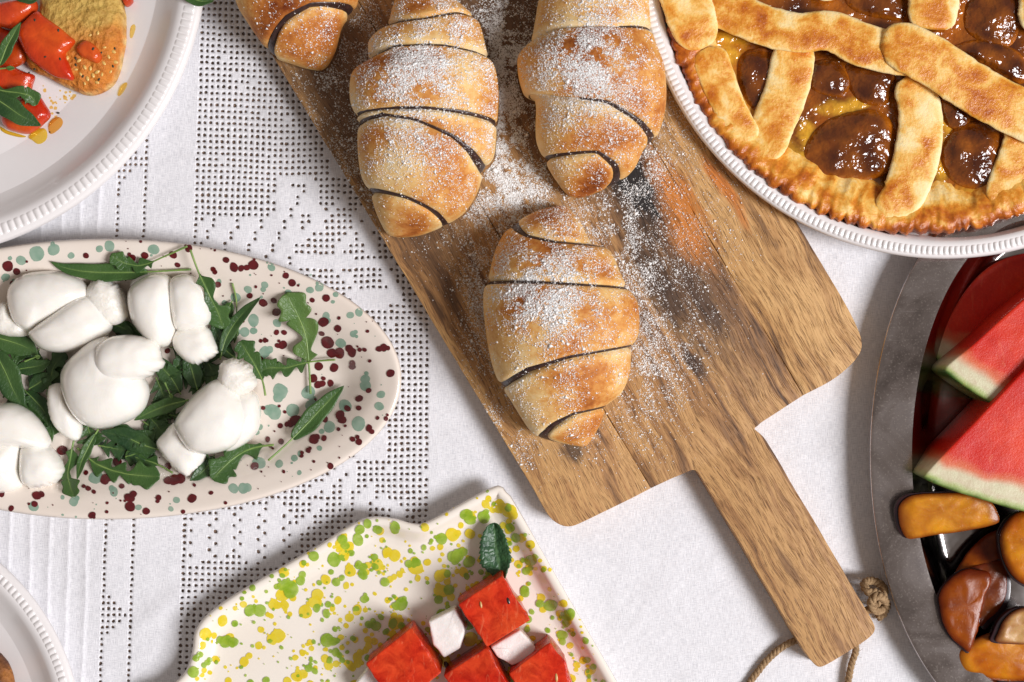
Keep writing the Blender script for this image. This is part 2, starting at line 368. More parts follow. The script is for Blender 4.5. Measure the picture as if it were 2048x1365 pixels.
    M.set(Base_Color=M.ramp(g, [(0.3, (0.30, 0.27, 0.26)), (0.7, (0.44, 0.41, 0.40))]), Metallic=1.0, Roughness=M.ramp(g, [(0.35, 0.10), (0.7, 0.20)]), Normal=M.bump(sc, 0.06, 0.0006)); MT['polished'] = M.m

    M = Mat('shortcrust'); v = M.obj(); a = M.attr(); s_ = M.n('ShaderNodeSeparateColor', Color=a); g = M.noise(v, 62, 5, 0.6, 0.35); g2 = M.noise(v, 520, 4, 0.65); g3 = M.noise(v, 150, 3)
    f = M.math('ADD', M.math('ADD', s_, 0.07), M.math('MULTIPLY', M.math('SUBTRACT', g, 0.5), 1.3)); f = M.math('ADD', f, M.math('MULTIPLY', M.math('SUBTRACT', g2, 0.5), 0.20))
    base = M.ramp(f, [(0.10, lin(250, 232, 184)), (0.34, lin(246, 214, 146)), (0.47, lin(238, 184, 88)), (0.60, lin(218, 140, 42)), (0.76, lin(188, 100, 24)), (0.95, lin(136, 62, 16))])
    M.set(Base_Color=base, Roughness=M.ramp(f, [(0.35, 0.60), (0.6, 0.26)]), Normal=M.bump(M.math('ADD', g2, M.math('MULTIPLY', g3, 0.7)), 0.42, 0.0013)); sss(M, 0.12, (1.0, 0.6, 0.25), 0.002); MT['crust'] = M.m
    M = Mat('fig_jam'); v = M.obj(); a = M.attr(); g = M.noise(v, 120, 5, 0.62, 0.6); g2 = M.noise(v, 420, 4, 0.6); sd = M.vor(v, 380)
    base = M.mix(M.ramp(g, [(0.35, 0.0), (0.72, 0.75)]), a, M.mix(1.0, a, (0.50, 0.30, 0.20), 'MULTIPLY'))
    base = M.mix(M.ramp(sd, [(0.0, 0.75), (0.10, 0.0)]), base, (0.42, 0.17, 0.02))
    M.b.inputs['Specular IOR Level'].default_value = 0.75; g4 = M.noise(v, 170, 2, 0.5); M.set(Base_Color=base, Roughness=0.09, Normal=M.bump(M.math('ADD', g4, M.math('MULTIPLY', g2, 0.12)), 0.55, 0.0036)); MT['jam'] = M.m

    M = Mat('tomato'); v = M.obj(); a = M.attr(); g = M.noise(v, 110, 5, 0.6, 0.4); g2 = M.noise(v, 480, 3)
    base = M.mix(M.ramp(g, [(0.38, 0.0), (0.72, 0.6)]), a, M.mix(1.0, a, (0.55, 0.22, 0.15), 'MULTIPLY'))
    M.set(Base_Color=base, Roughness=0.2, Normal=M.bump(M.math('ADD', g, M.math('MULTIPLY', g2, 0.4)), 0.40, 0.0018)); M.set(Coat_Weight=0.2, Coat_Roughness=0.06); MT['tomato'] = M.m
    M = Mat('bread'); v = M.obj(); a = M.attr(); g = M.vor(v, 260); g1 = M.noise(v, 190, 5, 0.7); g2 = M.noise(v, 60, 4)
    base = M.mix(M.ramp(g1, [(0.38, 0.0), (0.68, 0.85)]), a, M.mix(1.0, a, (0.62, 0.46, 0.25), 'MULTIPLY'))
    M.set(Base_Color=base, Roughness=0.55, Normal=M.bump(M.math('ADD', M.math('MULTIPLY', g, 0.6), g1), 0.9, 0.0030)); MT['bread'] = M.m
    def liquid(nm, c, rough, tr):
        M = Mat(nm); v = M.obj(); g = M.noise(v, 200, 3)
        M.set(Base_Color=c, Roughness=rough, Normal=M.bump(g, 0.2, 0.001)); M.set(Coat_Weight=0.5, Coat_Roughness=0.04)
        t = M.n('ShaderNodeBsdfTransparent', Color=(1, 0.85, 0.4, 1))
        M.nt.links.new(M.n('ShaderNodeMixShader', Fac=min(0.8, tr + 0.3), i1=M.b.outputs[0], i2=t), M.out.inputs[0]); MT[nm] = M.m
    liquid('olive_oil', (0.84, 0.60, 0.05), 0.06, 0.32); liquid('tomato_juice', (0.80, 0.30, 0.06), 0.1, 0.3); liquid('thin_oil', (0.85, 0.70, 0.30), 0.06, 0.5)
    liquid('juice_stain', (0.80, 0.45, 0.28), 0.2, 0.6)
    M = Mat('herb_flake'); M.set(Base_Color=(0.035, 0.035, 0.015), Roughness=0.6); MT['herb'] = M.m
    M = Mat('tomato_seed'); M.set(Base_Color=(0.72, 0.45, 0.13), Roughness=0.2); MT['tseed'] = M.m
    M = Mat('jute'); v = M.obj(); g = M.noise(M.map(v, (1, 1, 1)), 520, 4, 0.7)
    M.set(Base_Color=M.ramp(g, [(0.3, (0.20, 0.115, 0.05)), (0.7, (0.46, 0.30, 0.155))]), Roughness=0.85, Normal=M.bump(g, 0.7, 0.0010)); MT['jute'] = M.m

# board frame: along axis and across axis in ruler units
BA = np.array([0.515, 0.857]); BA /= np.linalg.norm(BA); BN = np.array([BA[1], -BA[0]]); BO = np.array([1300.0, 600.0])
def buv(px, py):
    d = np.array([px, py]) - BO; return (float(d @ BA) * PX / CM, float(d @ BN) * PX / CM)
STAINS = []
def stain(p0, p1, wcm, c, s):
    a, b = buv(*p0), buv(*p1); STAINS.append(((a[0] + b[0]) / 2, (a[1] + b[1]) / 2, max(0.3, abs(a[0] - b[0]) / 2), wcm, c, s))
stain((480, -250), (1010, 640), 5.5, (0.20, 0.105, 0.046), 0.8)
stain((900, -300), (1330, 520), 6.5, (0.17, 0.088, 0.038), 0.85)
stain((1190, 140), (1520, 840), 3.2, (0.150, 0.070, 0.028), 0.85)
stain((620, 20), (980, 600), 2.8, (0.155, 0.078, 0.034), 0.80)
stain((930, -250), (1150, 380), 4.0, (0.13, 0.064, 0.028), 0.80)
stain((1320, 300), (1450, 560), 1.7, (0.60, 0.20, 0.026), 0.95)
stain((1430, 300), (1530, 470), 0.55, (0.60, 0.18, 0.02), 0.9)
stain((1240, 220), (1350, 530), 1.7, (0.010, 0.006, 0.005), 1.0)
stain((1280, 420), (1420, 720), 1.2, (0.040, 0.019, 0.010), 0.80)
stain((1400, 690), (1440, 770), 0.6, (0.045, 0.020, 0.010), 0.8)
stain((1385, 480), (1480, 720), 0.9, (0.045, 0.020, 0.010), 0.7)
stain((1150, 880), (1200, 935), 0.9, (0.05, 0.022, 0.010), 0.85)
stain((1570, 1080), (1640, 1200), 0.35, (0.16, 0.07, 0.028), 0.6)
mats()

# ================================================================ setting: table and cloth
bx = [(-1.1, -0.8), (1.1, -0.8), (1.1, 0.8), (-1.1, 0.8)]
tag(make('table', [(x, y, -0.03) for x, y in bx] + [(x, y, 0.0) for x, y in bx], [(3, 2, 1, 0), (4, 5, 6, 7), (0, 1, 5, 4), (1, 2, 6, 5), (2, 3, 7, 6), (3, 0, 4, 7)], MT['table'], smooth=False), kind='structure')

def segd(px, py, line):
    best = 1e9
    for (ax, ay), (bx_, by_) in zip(line[:-1], line[1:]):
        dx, dy = bx_ - ax, by_ - ay; t = max(0, min(1, ((px - ax) * dx + (py - ay) * dy) / (dx * dx + dy * dy + 1e-9)))
        best = min(best, math.hypot(px - ax - t * dx, py - ay - t * dy))
    return best
def inpoly(px, py, poly):
    c = False; j = len(poly) - 1
    for i in range(len(poly)):
        xi, yi = poly[i]; xj, yj = poly[j]
        if (yi > py) != (yj > py) and px < (xj - xi) * (py - yi) / (yj - yi) + xi: c = not c
        j = i
    return c
FOLDS = [([(1590, 470), (1760, 478), (1900, 520)], 10, 0.10), ([(1620, 500), (1700, 520), (1760, 515)], 8, 0.06), ([(620, 560), (560, 450), (565, 380)], 12, 0.05), ([(1380, 1300), (1470, 1330), (1560, 1400)], 10, 0.07),
         ([(1640, 1330), (1760, 1290), (1830, 1310)], 8, 0.07), ([(280, 1250), (330, 1210), (380, 1180)], 16, 0.09), ([(300, 350), (340, 330), (400, 320)], 9, 0.06), ([(900, 870), (960, 905), (1010, 960)], 12, 0.05),
         ([(1180, 1080), (1280, 1130), (1370, 1200)], 22, 0.05), ([(1250, 1240), (1330, 1300), (1400, 1365)], 18, 0.05)]
TUCKS = [22, 64, 103, 140, 176]
def tuck_x(k, py): return TUCKS[k] + (py - 1050) * -0.01 + 3.2 * nz(k * 3.1, py * 0.012) + (40 - 8 * k if py < 700 else 0) * 0.0
def cloth_z(px, py):
    z = 0.13 + 0.05 * nz(px * 0.004, py * 0.004, 2.1) + 0.028 * nz(px * 0.014, py * 0.011, 4.2) + 0.012 * nz(px * 0.04, py * 0.035, 7.7)
    for l, w, h in FOLDS:
        if abs(px - l[1][0]) < 260 and abs(py - l[1][1]) < 200:
            d = segd(px, py, l)
            if d < 4 * w: z += h * math.exp(-(d / w) ** 2)
    return z * CM
STROKES = [([(568, 360), (570, 440), (577, 545)], 24), ([(560, 362), (632, 366)], 13), ([(630, 374), (628, 425)], 13), ([(645, 415), (626, 452), (598, 487)], 15), ([(692, 402), (652, 428), (640, 452)], 13),
           ([(722, 422), (712, 455), (690, 482), (676, 510)], 14), ([(742, 430), (734, 470), (745, 500)], 26), ([(590, 521), (785, 525)], 15), ([(676, 545), (700, 560), (716, 600)], 14), ([(770, 545), (795, 590)], 22),
           ([(716, 600), (772, 598)], 30), ([(706, 925), (700, 962), (690, 1003)], 16), ([(742, 978), (722, 1002), (716, 1030)], 24), ([(762, 1003), (792, 1012), (792, 1040)], 22), ([(690, 930), (655, 965), (610, 990)], 14),
           ([(640, 1010), (600, 1050), (585, 1090)], 16), ([(440, 200), (470, 230)], 3), ([(660, 300), (672, 340), (700, 352)], 22)]
SPARSE = [[(398, 442), (430, 436), (520, 432), (560, 420), (595, 440), (592, 545), (500, 545), (398, 512)], [(372, 1036), (470, 1022), (560, 1000), (592, 1012), (585, 1130), (505, 1138), (470, 1106), (440, 1118), (374, 1126)], [(582, 380), (622, 380), (622, 430), (582, 430)]]
SOLID = [[(700, 862), (776, 862), (776, 923), (712, 923)]]
def is_hole(i, j, px, py):
    for s in SOLID:
        if inpoly(px, py, s): return False
    for k, s in enumerate(SPARSE):
        if inpoly(px, py, s): return (i + (j // 2)) % 4 == 0 if k != 1 else (i % 4 == (0 if j % 2 else 1))
    for l, w in STROKES:
        if segd(px, py, l) < w * 0.5: return False
    return random.random() > 0.012
NC = 40
ys = np.arange(-360, 1760, 12.0)
def xl(y): return 402 - 0.036 * y
def xr(y): return 864 - 0.006 * y
def wob(px, py): return 2.2 * nz(px * 0.011, py * 0.011, 9.0), 2.6 * nz(px * 0.010, py * 0.012, 3.0) + 0.030 * min(max(px - 380, 0), 200)
def cvert(px, py, dz=0.0):
    v = P(px, py, 0.0); return (v.x, v.y, cloth_z(px, py) + dz)
class Grid:
    """cloth panel: grid lines shared between cells, some cells pierced by an open hole"""
    def __init__(s): s.V = []; s.F = []; s.H = {}
    def vid(s, key, px, py, dz=0.0):
        if key not in s.H: s.H[key] = len(s.V); s.V.append(cvert(px, py, dz))
        return s.H[key]
    def cell(s, i, j, c, hole):
        k = [s.vid((i, j), *c[0]), s.vid((i + 1, j), *c[1]), s.vid((i + 1, j + 1), *c[2]), s.vid((i, j + 1), *c[3])]
        if not hole: s.F.append((k[3], k[2], k[1], k[0])); return
        mids = [s.vid((i + .5, j), *((np.array(c[0]) + c[1]) / 2), 0.00012), s.vid((i + 1, j + .5), *((np.array(c[1]) + c[2]) / 2), 0.00012), s.vid((i + .5, j + 1), *((np.array(c[2]) + c[3]) / 2), 0.00012), s.vid((i, j + .5), *((np.array(c[3]) + c[0]) / 2), 0.00012)]
        outer = [k[0], mids[0], k[1], mids[1], k[2], mids[2], k[3], mids[3]]
        cen = np.mean(c, 0) + np.array([random.gauss(0, .5), random.gauss(0, .5)])
        ex = (np.array(c[1]) - c[0] + np.array(c[2]) - c[3]) / 4; ey = (np.array(c[3]) - c[0] + np.array(c[2]) - c[1]) / 4
        sx, sy = random.uniform(.48, .66), random.uniform(.44, .60); a0 = random.uniform(-.3, .3); inn = []; low = []
        for q in range(8):
            f = math.radians(-135 + 45 * q) + a0 * .4; rr = 1 + random.uniform(-.24, .24)
            p = cen + ex * math.cos(f) * sx * rr + ey * math.sin(f) * sy * rr
            s.V.append(cvert(p[0], p[1], -0.00005)); inn.append(len(s.V) - 1)
            s.V.append(cvert(p[0], p[1], -0.00055)); low.append(len(s.V) - 1)
        for q in range(8):
            r = (q + 1) % 8
            s.F.append((outer[r], outer[q], inn[q], inn[r])); s.F.append((inn[r], inn[q], low[q], low[r]))
cloth = thing('tablecloth', 'white linen tablecloth with a drawn-thread lace panel, spread under all the dishes', 'tablecloth', (0, 0, 0.0))
g = Grid()
for j in range(len(ys) - 1):
    for i in range(NC):
        c = []
        for di, dj in ((0, 0), (1, 0), (1, 1), (0, 1)):
            y = ys[j + dj]; x = xl(y) + (xr(y) - xl(y)) * (i + di) / NC; f = min(1, min(i + di, NC - i - di) / 3)
            wx, wy = wob(x, y); c.append((x + wx * f, y + wy))
        m = np.mean(c, 0)
        g.cell(i, j, c, is_hole(i, j, m[0], m[1]))
make('lace_panel', g.V, g.F, MT['linen'], cloth)
# plain linen right of the lace
g = Grid(); xs_r = np.r_[0, np.arange(14, 1700, 14.0)]
for j in range(len(ys) - 1):
    for i in range(len(xs_r) - 1):
        c = []
        for di, dj in ((0, 0), (1, 0), (1, 1), (0, 1)):
            y = ys[j + dj]; x = xr(y) + xs_r[i + di]; c.append((x, y + wob(x, y)[1]))
        g.cell(i, j, c, False)
make('linen_panel', g.V, g.F, MT['linen'], cloth)
# left side: tucks and narrow openwork insertion
def band_l(y): return xl(y) - 156 - 0.001 * y
def band_r(y): return xl(y) - 92 + (y - 400) * 0.002
NB = 5
g = Grid()
for j in range(len(ys) - 1):
    for i in range(NB + 1):
        c = []
        for di, dj in ((0, 0), (1, 0), (1, 1), (0, 1)):
            y = ys[j + dj]; x = band_l(y) + (band_r(y) - band_l(y)) * (i + di) / (NB + 1); c.append((x, y + wob(x, y)[1]))
        ph = (j - 52) % 19; h = i in (0, NB) or (ph < 5 and i - 1 < ph) or (ph == 5) or (5 < ph < 9 and i < 9 - ph)
        g.cell(i, j, c, h and random.random() > 0.03)
make('openwork_band', g.V, g.F, MT['linen'], cloth)
g = Grid(); nx = 8
for j in range(len(ys) - 1):
    for i in range(nx):
        c = []
        for di, dj in ((0, 0), (1, 0), (1, 1), (0, 1)):
            y = ys[j + dj]; x = band_r(y) + (xl(y) - band_r(y)) * (i + di) / nx; c.append((x, y + wob(x, y)[1]))
        g.cell(i, j, c, False)
make('linen_panel', g.V, g.F, MT['linen'], cloth)
V = []; F = []
cols_l = []
for k in range(len(TUCKS) + 9):
    t0 = k - 9
    xt = TUCKS[t0] if t0 >= 0 else TUCKS[0] + 39 * t0
    cols_l += [(xt - 19, 0, t0), (xt - 5, 0, t0), (xt - 2.6, 0.8, t0), (xt, 1.0, t0), (xt + 2.2, 0.85, t0), (xt + 3.6, 0, t0), (xt + 10, 0, t0)]
cols_l.append((None, 0, 99))
for y in ys:
    for xt, h, k in cols_l:
        x = band_l(y) if xt is None else xt + (band_l(y) - 208) + 3.0 * nz(k * 3.1, y * 0.010) + 1.2 * nz(k * 7.1, y * 0.03)
        V.append(cvert(x, y + wob(x, y)[1], h * 0.0003))
m = len(cols_l); F = [((j + 1) * m + i, (j + 1) * m + i + 1, j * m + i + 1, j * m + i) for j in range(len(ys) - 1) for i in range(m - 1)]
make('pintuck_panel', V, F, MT['linen'], cloth)

# ================================================================ dishes
def ellipse(cx, cy, a, b, n, rot=0.0, sup=1.0):
    out = []
    for t in np.linspace(0, 2 * math.pi, n, endpoint=False):
        c, s = math.cos(t), math.sin(t)
        x = a * math.copysign(abs(c) ** sup, c); y = b * math.copysign(abs(s) ** sup, s)
        out.append((cx + x * math.cos(rot) - y * math.sin(rot), cy + x * math.sin(rot) + y * math.cos(rot)))
    return np.array(out)
def inward(o):
    e = np.roll(o, -1, 0) - np.roll(o, 1, 0); e /= np.linalg.norm(e, axis=1)[:, None]
    n = np.stack([-e[:, 1], e[:, 0]], 1)
    return n if np.sum(n * (o.mean(0) - o)) > 0 else -n
class Dish:
    def __init__(s, outline, prof, under):
        """prof: [(inset, z cm)] from the lip inwards; under: the underside from the foot out to the lip"""
        s.o = ccw(outline); s.n = inward(s.o); s.prof = prof; s.under = under; nx_ = np.roll(s.o, -1, 0); s.dense = np.concatenate([s.o + (nx_ - s.o) * f for f in np.linspace(0, 1, 6, endpoint=False)])
    def rings(s, prof):
        V = []; n = len(s.o)
        for d, z in prof:
            r = s.o + s.n * d
            if d > 20:      # where the inset folds over itself at a tight corner, gather it to the mitre
                dm = np.array([np.min(np.hypot(s.dense[:, 0] - x, s.dense[:, 1] - y)) for x, y in r]); ok = np.where(dm > d - 0.6)[0]
                if 0 < len(ok) < n:
                    idx = np.r_[ok[-1] - n, ok, ok[0] + n]
                    r = np.stack([np.interp(np.arange(n), idx, r[idx % n, k]) for k in range(2)], 1)
            for x, y in r: V.append(P(x, y, z * CM))
        return V
    def dist(s, px, py): return float(np.min(np.hypot(s.dense[:, 0] - px, s.dense[:, 1] - py)))
    def zat(s, px, py):
        d = s.dist(px, py)
        return float(np.interp(d, [p[0] for p in s.prof], [p[1] for p in s.prof]))
    def body(s):
        prof = s.under + s.prof; n = len(s.o); V = s.rings(prof); F = ringfaces(len(prof), n)
        F.append(tuple(reversed(range(n)))); b = (len(prof) - 1) * n; F.append(tuple(range(b, b + n)))
        return V, F
def smooth_prof(pts, n):
    return [tuple(p) for p in crom(pts, n, closed=False)]
def beads(cx, cy, R, r0, r1, z, h, pitch, parent, mat, a0=0, a1=360, lean=0.0):
    """row of raised glazed beads round a rim, r0 outer and r1 inner inset"""
    nb = int(2 * math.pi * (R - (r0 + r1) / 2) / pitch); sub = 8; V = []; rr = 9; n = nb * sub
    for k in range(rr):
        f = k / (rr - 1); rad = R - r0 - (r1 - r0) * f; en = math.sqrt(max(0, 1 - (2 * f - 1) ** 2)) ** 0.8
        for i in range(n):
            t = 2 * math.pi * (i / n); ph = (i % sub) / sub; w = abs(math.sin(math.pi * ph)) ** 0.7
            zz = (z + h * en * w * (0.9 + 0.2 * nz(i // sub * 1.7, 3)) - (0.03 if k in (0, rr - 1) else 0) - 0.03 * (1 - en)) + lean * (0.5 - f)
            V.append(P(cx + rad * math.cos(t + lean * 0), cy + rad * math.sin(t), zz * CM))
    return make('beaded_rim', V, ringfaces(rr, n), mat, parent)
def round_dish(name, label, cx, cy, R, rim_z, depth, b0, b1, pitch, wall, hb=0.12):
    t = thing(name, label, 'plate' if 'plate' in name else 'dish', P(cx, cy, 0))
    pr = smooth_prof([(0, rim_z - 0.28), (3, rim_z - 0.12), (8, rim_z - 0.06), (b0, rim_z - 0.05), (b1, rim_z + 0.0), (b1 + 5, rim_z - 0.02), (b1 + 11, rim_z - 0.16), (b1 + wall * 0.35, rim_z - 0.55 * depth), (b1 + wall * 0.7, rim_z - 0.9 * depth), (b1 + wall, rim_z - depth), (b1 + wall + 60, rim_z - depth - 0.05), (R * 0.6, rim_z - depth - 0.06), (R - 12, rim_z - depth - 0.05)], 60)
    un = [(R * 0.42, 0.16), (R * 0.40, 0.16), (R * 0.3, 0.5), (wall * 0.6, rim_z * 0.55), (12, rim_z - 0.6), (1, rim_z - 0.38)]
    D = Dish(ellipse(cx, cy, R, R, 320), pr, un); V, F = D.body(); make('body', V, F, MT['white'], t)
    beads(cx, cy, R, b0, b1, rim_z - 0.03, hb, pitch, t, MT['white'])
    return D, t
plateA, tA = round_dish('dinner_plate', 'large white plate with beaded rim holding tomato bruschetta', -193, -88, 607, 2.4, 1.75, 13, 40, 14.2, 105)
plateB, tB = round_dish('side_plate', 'white plate with beaded rim in the bottom left corner, holding toasted bread', -308, 1486, 474, 2.1, 1.45, 14, 33, 12.2, 85)
tartdish, tT = round_dish('tart_dish', 'white ceramic tart dish with fine beaded rim under the lattice tart', 1889, -97, 615, 3.1, 2.3, 6, 27, 11.2, 40, 0.11)

# oval speckled platter
ovp = smooth_prof([(0, 2.35), (4, 2.5), (10, 2.52), (24, 2.42), (50, 2.15), (80, 1.55), (105, 1.0), (130, 0.72), (170, 0.62), (220, 0.6), (262, 0.6)], 60)
oval = Dish(ellipse(213, 758.5, 590, 281, 300, 0.0), ovp, [(200, 0.16), (190, 0.16), (150, 0.4), (60, 1.5), (8, 2.1)])
tO = thing('oval_platter', 'cream oval platter spattered with maroon and pale green glaze, holding mozzarella', 'platter', P(213, 758, 0))
V, F = oval.body(); make('body', V, F, MT['cream_glaze'], tO)
# rectangular tray
ty = [(985, 974), (860, 1040), (828, 1047), (790, 1037), (742, 1034), (700, 1050), (640, 1088), (560, 1135), (470, 1188), (415, 1228), (390, 1262), (384, 1300), (372, 1340), (340, 1372), (290, 1400), (330, 1480), (520, 1800), (700, 1900), (1300, 1620), (1320, 1520), (1235, 1365), (1120, 1165), (1032, 1010), (1012, 984)]
tyo = crom(ty, 260)
typ = smooth_prof([(0, 1.55), (3, 1.72), (9, 1.78), (17, 1.70), (24, 1.40), (36, 0.85), (48, 0.66), (56, 0.62), (64, 0.60)], 30)
tray = Dish(tyo, typ, [(62, 0.16), (58, 0.16), (45, 0.4), (8, 1.3)])
def tray_z(px, py):
    return tray.zat(px, py)
tY = thing('serving_tray', 'ivory rectangular tray spattered with yellow and lime green glaze, holding melon and feta cubes', 'tray', P(850, 1400, 0))
V, F = tray.body(); make('body', V, F, MT['ivory_glaze'], tY)

def dots(dish, L, off, n=14, seed=0, blobby=0.08):
    V = []; F = []
    for ix, (x, y, r, *e) in enumerate(L):
        r = max(1.0, min(r, dish.dist(x, y) - 1.0)); off_ = off; off = off_ + 6e-7 * ix
        asp = e[0] if e else random.uniform(0.88, 1.1); ang = e[1] if len(e) > 1 else random.uniform(0, 3.14)
        k0 = len(V); rings = 3 if r > 5 else 2
        sd = random.uniform(0, 50); m = n if r > 5 else 9
        V.append(P(x, y, dish.zat(x, y) * CM + off))
        for q in range(1, rings):
            for i in range(m):
                f = 2 * math.pi * i / m; rr = r * q / (rings - 1) * (1 + blobby * 1.6 * nz(math.cos(f) * 1.2 + sd, math.sin(f) * 1.2) * (r > 3))
                dx, dy = rr * math.cos(f) * asp, rr * math.sin(f) / asp
                px, py = x + dx * math.cos(ang) - dy * math.sin(ang), y + dx * math.sin(ang) + dy * math.cos(ang)
                V.append(P(px, py, dish.zat(px, py) * CM + off))
        off = off_
        for i in range(m):
            F.append((k0, k0 + 1 + (i + 1) % m, k0 + 1 + i))
            for q in range(1, rings - 1):
                a = k0 + 1 + (q - 1) * m; b = a + m
                F.append((a + i, a + (i + 1) % m, b + (i + 1) % m, b + i))
    return V, F
def Z(L): return [(x / 2.238, 450 + y / 2.238, r / 2.238 * 1.02) for x, y, r in L]
mar = Z([(35,185,24),(75,210,16),(120,165,6),(55,262,12),(385,138,13),(630,75,14),(590,150,18),(648,138,16),(775,135,17),(832,94,22),(845,106,20),(945,108,20),(962,114,18),(795,180,12),(1012,158,14),(1048,190,20),(1080,195,14),(1105,192,14),(1135,180,22),(1138,155,16),(955,200,12),(962,212,11),(975,268,14),(1280,228,14),(1308,260,17),(1335,272,6),(1118,318,13),(1178,350,18),(1225,340,13),(1237,392,18),(1460,328,17),(1398,338,11),(1448,436,22),(1512,465,16),(1645,477,8),(1440,488,12),(1238,482,12),(1272,482,12),(1168,520,9),(1187,517,11),(1196,519,7),(1266,538,19),(1243,541,12),(1467,527,28),(1487,575,22),(1520,575,23),(1564,555,18),(1576,572,20),(1718,550,17),(1697,556,14),(1632,560,10),(1610,560,10),(1600,545,5),(1577,622,15),(1577,636,14),(1427,634,19),(1496,640,19),(1736,552,11),(1748,665,18),(1402,688,19),(1424,716,17),(1442,712,15),(1480,708,14),(1448,688,10),(1607,778,16),(1650,742,12),(1325,876,26),(1300,890,16),(1285,892,12),(1255,900,12),(1522,852,21),(1532,874,18),(1555,822,14),(1605,820,12),(1652,910,15),(1664,926,12),(1728,868,16),(1690,865,9),(1607,972,15),(1578,960,12),(1600,950,10),(1405,960,22),(1418,950,14),(1450,955,13),(1258,970,13),(1140,1080,18),(1480,1080,14),(752,1082,17),(755,1145,20),(780,1142,24),(808,1136,22),(525,1060,20),(470,1140,22),(488,1130,18),(545,1170,12),(860,1225,20),(710,1222,13),(706,1238,9),(580,1222,22),(596,1206,16),(582,1262,23),(655,1282,16),(412,1300,20),(420,1308,16),(165,1212,20),(186,1206,14),(155,1250,14),(50,1270,15),(5,1200,18),(278,1010,22),(385,1110,11),(765,850,22),(1165,600,14),(1178,820,10),(1275,838,8),(1250,812,7),(1198,960,12),(1210,990,8),(1320,925,14),(1455,870,14),(1545,900,7),(1515,915,9),(1285,650,14),(950,650,10),(750,565,12),(620,490,13),(1565,1040,9),(1405,1060,7),(1350,1035,9),(1270,1105,8),(1170,1105,5),(870,1165,8),(945,1200,10),(820,1285,10),(480,1245,7),(478,1285,8),(540,1235,5),(1010,1245,8),(1220,1000,6),(1420,248,7),(1145,278,7),(1655,610,8),(1410,780,5),(1735,852,6),(395,1180,12),(420,1195,10),(375,1170,9),(1380,1010,12),(1352,1020,9)])
cel = Z([(165,130,34),(95,160,22),(240,112,26),(236,86,20),(490,95,24),(445,108,16),(688,110,24),(318,138,15),(25,235,18),(45,150,10),(60,250,9),(1215,190,24),(1196,170,16),(1185,270,16),(1178,290,12),(1430,280,26),(1420,262,14),(1388,292,16),(1503,312,22),(1568,405,16),(1607,392,20),(1290,305,16),(1055,325,22),(1135,428,26),(1095,480,22),(1135,475,16),(1060,480,16),(1240,440,18),(1258,425,12),(1460,410,18),(1470,430,12),(1525,530,22),(1580,490,14),(1592,480,10),(1596,500,8),(1185,570,26),(1205,560,18),(1255,745,34),(1245,775,22),(1310,830,30),(1225,838,34),(1200,830,22),(1380,750,30),(1395,810,28),(1400,785,18),(1635,690,20),(1635,720,24),(1640,665,10),(1705,760,18),(1697,812,20),(1605,890,32),(1475,905,26),(1440,925,12),(1545,810,28),(1250,1070,18),(1160,1065,28),(1318,1045,15),(1345,1025,14),(1430,1000,12),(1045,1180,22),(1090,1180,24),(1107,1176,20),(1340,1110,11),(790,1232,15),(430,1130,30),(510,1195,20),(500,1180,14),(330,1240,20),(345,1225,12),(150,1262,22),(280,1220,10),(620,1265,14),(765,1272,12),(1110,290,17),(1005,350,13),(1390,225,6),(1120,225,5),(980,255,12),(1490,345,9),(1160,905,16),(1150,930,12),(1720,560,10),(340,1308,12),(545,1020,16),(440,960,26),(150,690,26),(730,630,18)])
def scatter(n, dish, box, rs, mind=2, seed=3):
    rnd = random.Random(seed); out = []; poly = [tuple(p) for p in dish.o[::4]]
    while len(out) < n:
        x, y = rnd.uniform(box[0], box[1]), rnd.uniform(box[2], box[3])
        if not inpoly(x, y, poly): continue
        r = rs(rnd); d = np.min(np.hypot(dish.o[:, 0] - x, dish.o[:, 1] - y))
        if d < r + mind: continue
        out.append((x, y, r))
    return out
small = lambda r: min(4.0, 0.7 + r.expovariate(1 / 0.9))
for nm, L, off in (('celadon_spot', cel + scatter(60, oval, (-60, 800, 480, 1040), small, seed=5), 0.00015), ('maroon_spot', mar + scatter(120, oval, (-60, 800, 480, 1040), small, seed=6), 0.00042)):
    V, F = dots(oval, L, off); tag(make('glaze_spatter', V, F, MT[nm], tO), kind='stuff')
# chipped patch on the rim
V, F = dots(oval, [(548, 992, 9, 3.2, -0.35), (575, 983, 7, 3.4, -0.4), (520, 1002, 5, 2.6, -0.3), (398, 1024, 3, 3.4, -0.1)], 0.0003, blobby=0.5); tag(make('rim_chip', V, F, MT['rust_spot'], tO), kind='stuff')
def clumps(n, seed, rbase, box):
    rnd = random.Random(seed); out = []; poly = [tuple(p) for p in tyo[::2]]
    while len(out) < n:
        cx, cy = rnd.uniform(box[0], box[1]), rnd.uniform(box[2], box[3])
        for _ in range(rnd.choice((1, 1, 2, 3, 4, 5))):
            x, y = cx + rnd.gauss(0, 15), cy + rnd.gauss(0, 13); r = min(17, rbase * rnd.lognormvariate(0, 0.5))
            if inpoly(x, y, poly) and np.min(np.hypot(tyo[:, 0] - x, tyo[:, 1] - y)) > r * 0.8 + 2: out.append((x, y, r))
    return out
box = (345, 1260, 975, 1400)
yl = clumps(430, 11, 6.6, box) + scatter(160, tray, box, lambda r: min(5, 1 + r.expovariate(1 / 1.2)), seed=8)
gl = clumps(310, 12, 5.8, box) + scatter(130, tray, box, lambda r: min(5, 1 + r.expovariate(1 / 1.2)), seed=9)
yl += [(1100, 1140, 12), (1138, 1199, 15), (1160, 1240, 13), (940, 1068, 12), (617, 1107, 15), (592, 1118, 10), (545, 1135, 12), (690, 1058, 12), (760, 1063, 10), (850, 1055, 12), (905, 1070, 16), (950, 990, 11), (568, 1145, 12), (635, 1190, 14), (688, 1112, 13), (775, 1105, 12), (790, 1112, 14), (652, 1160, 12), (630, 1205, 15)]
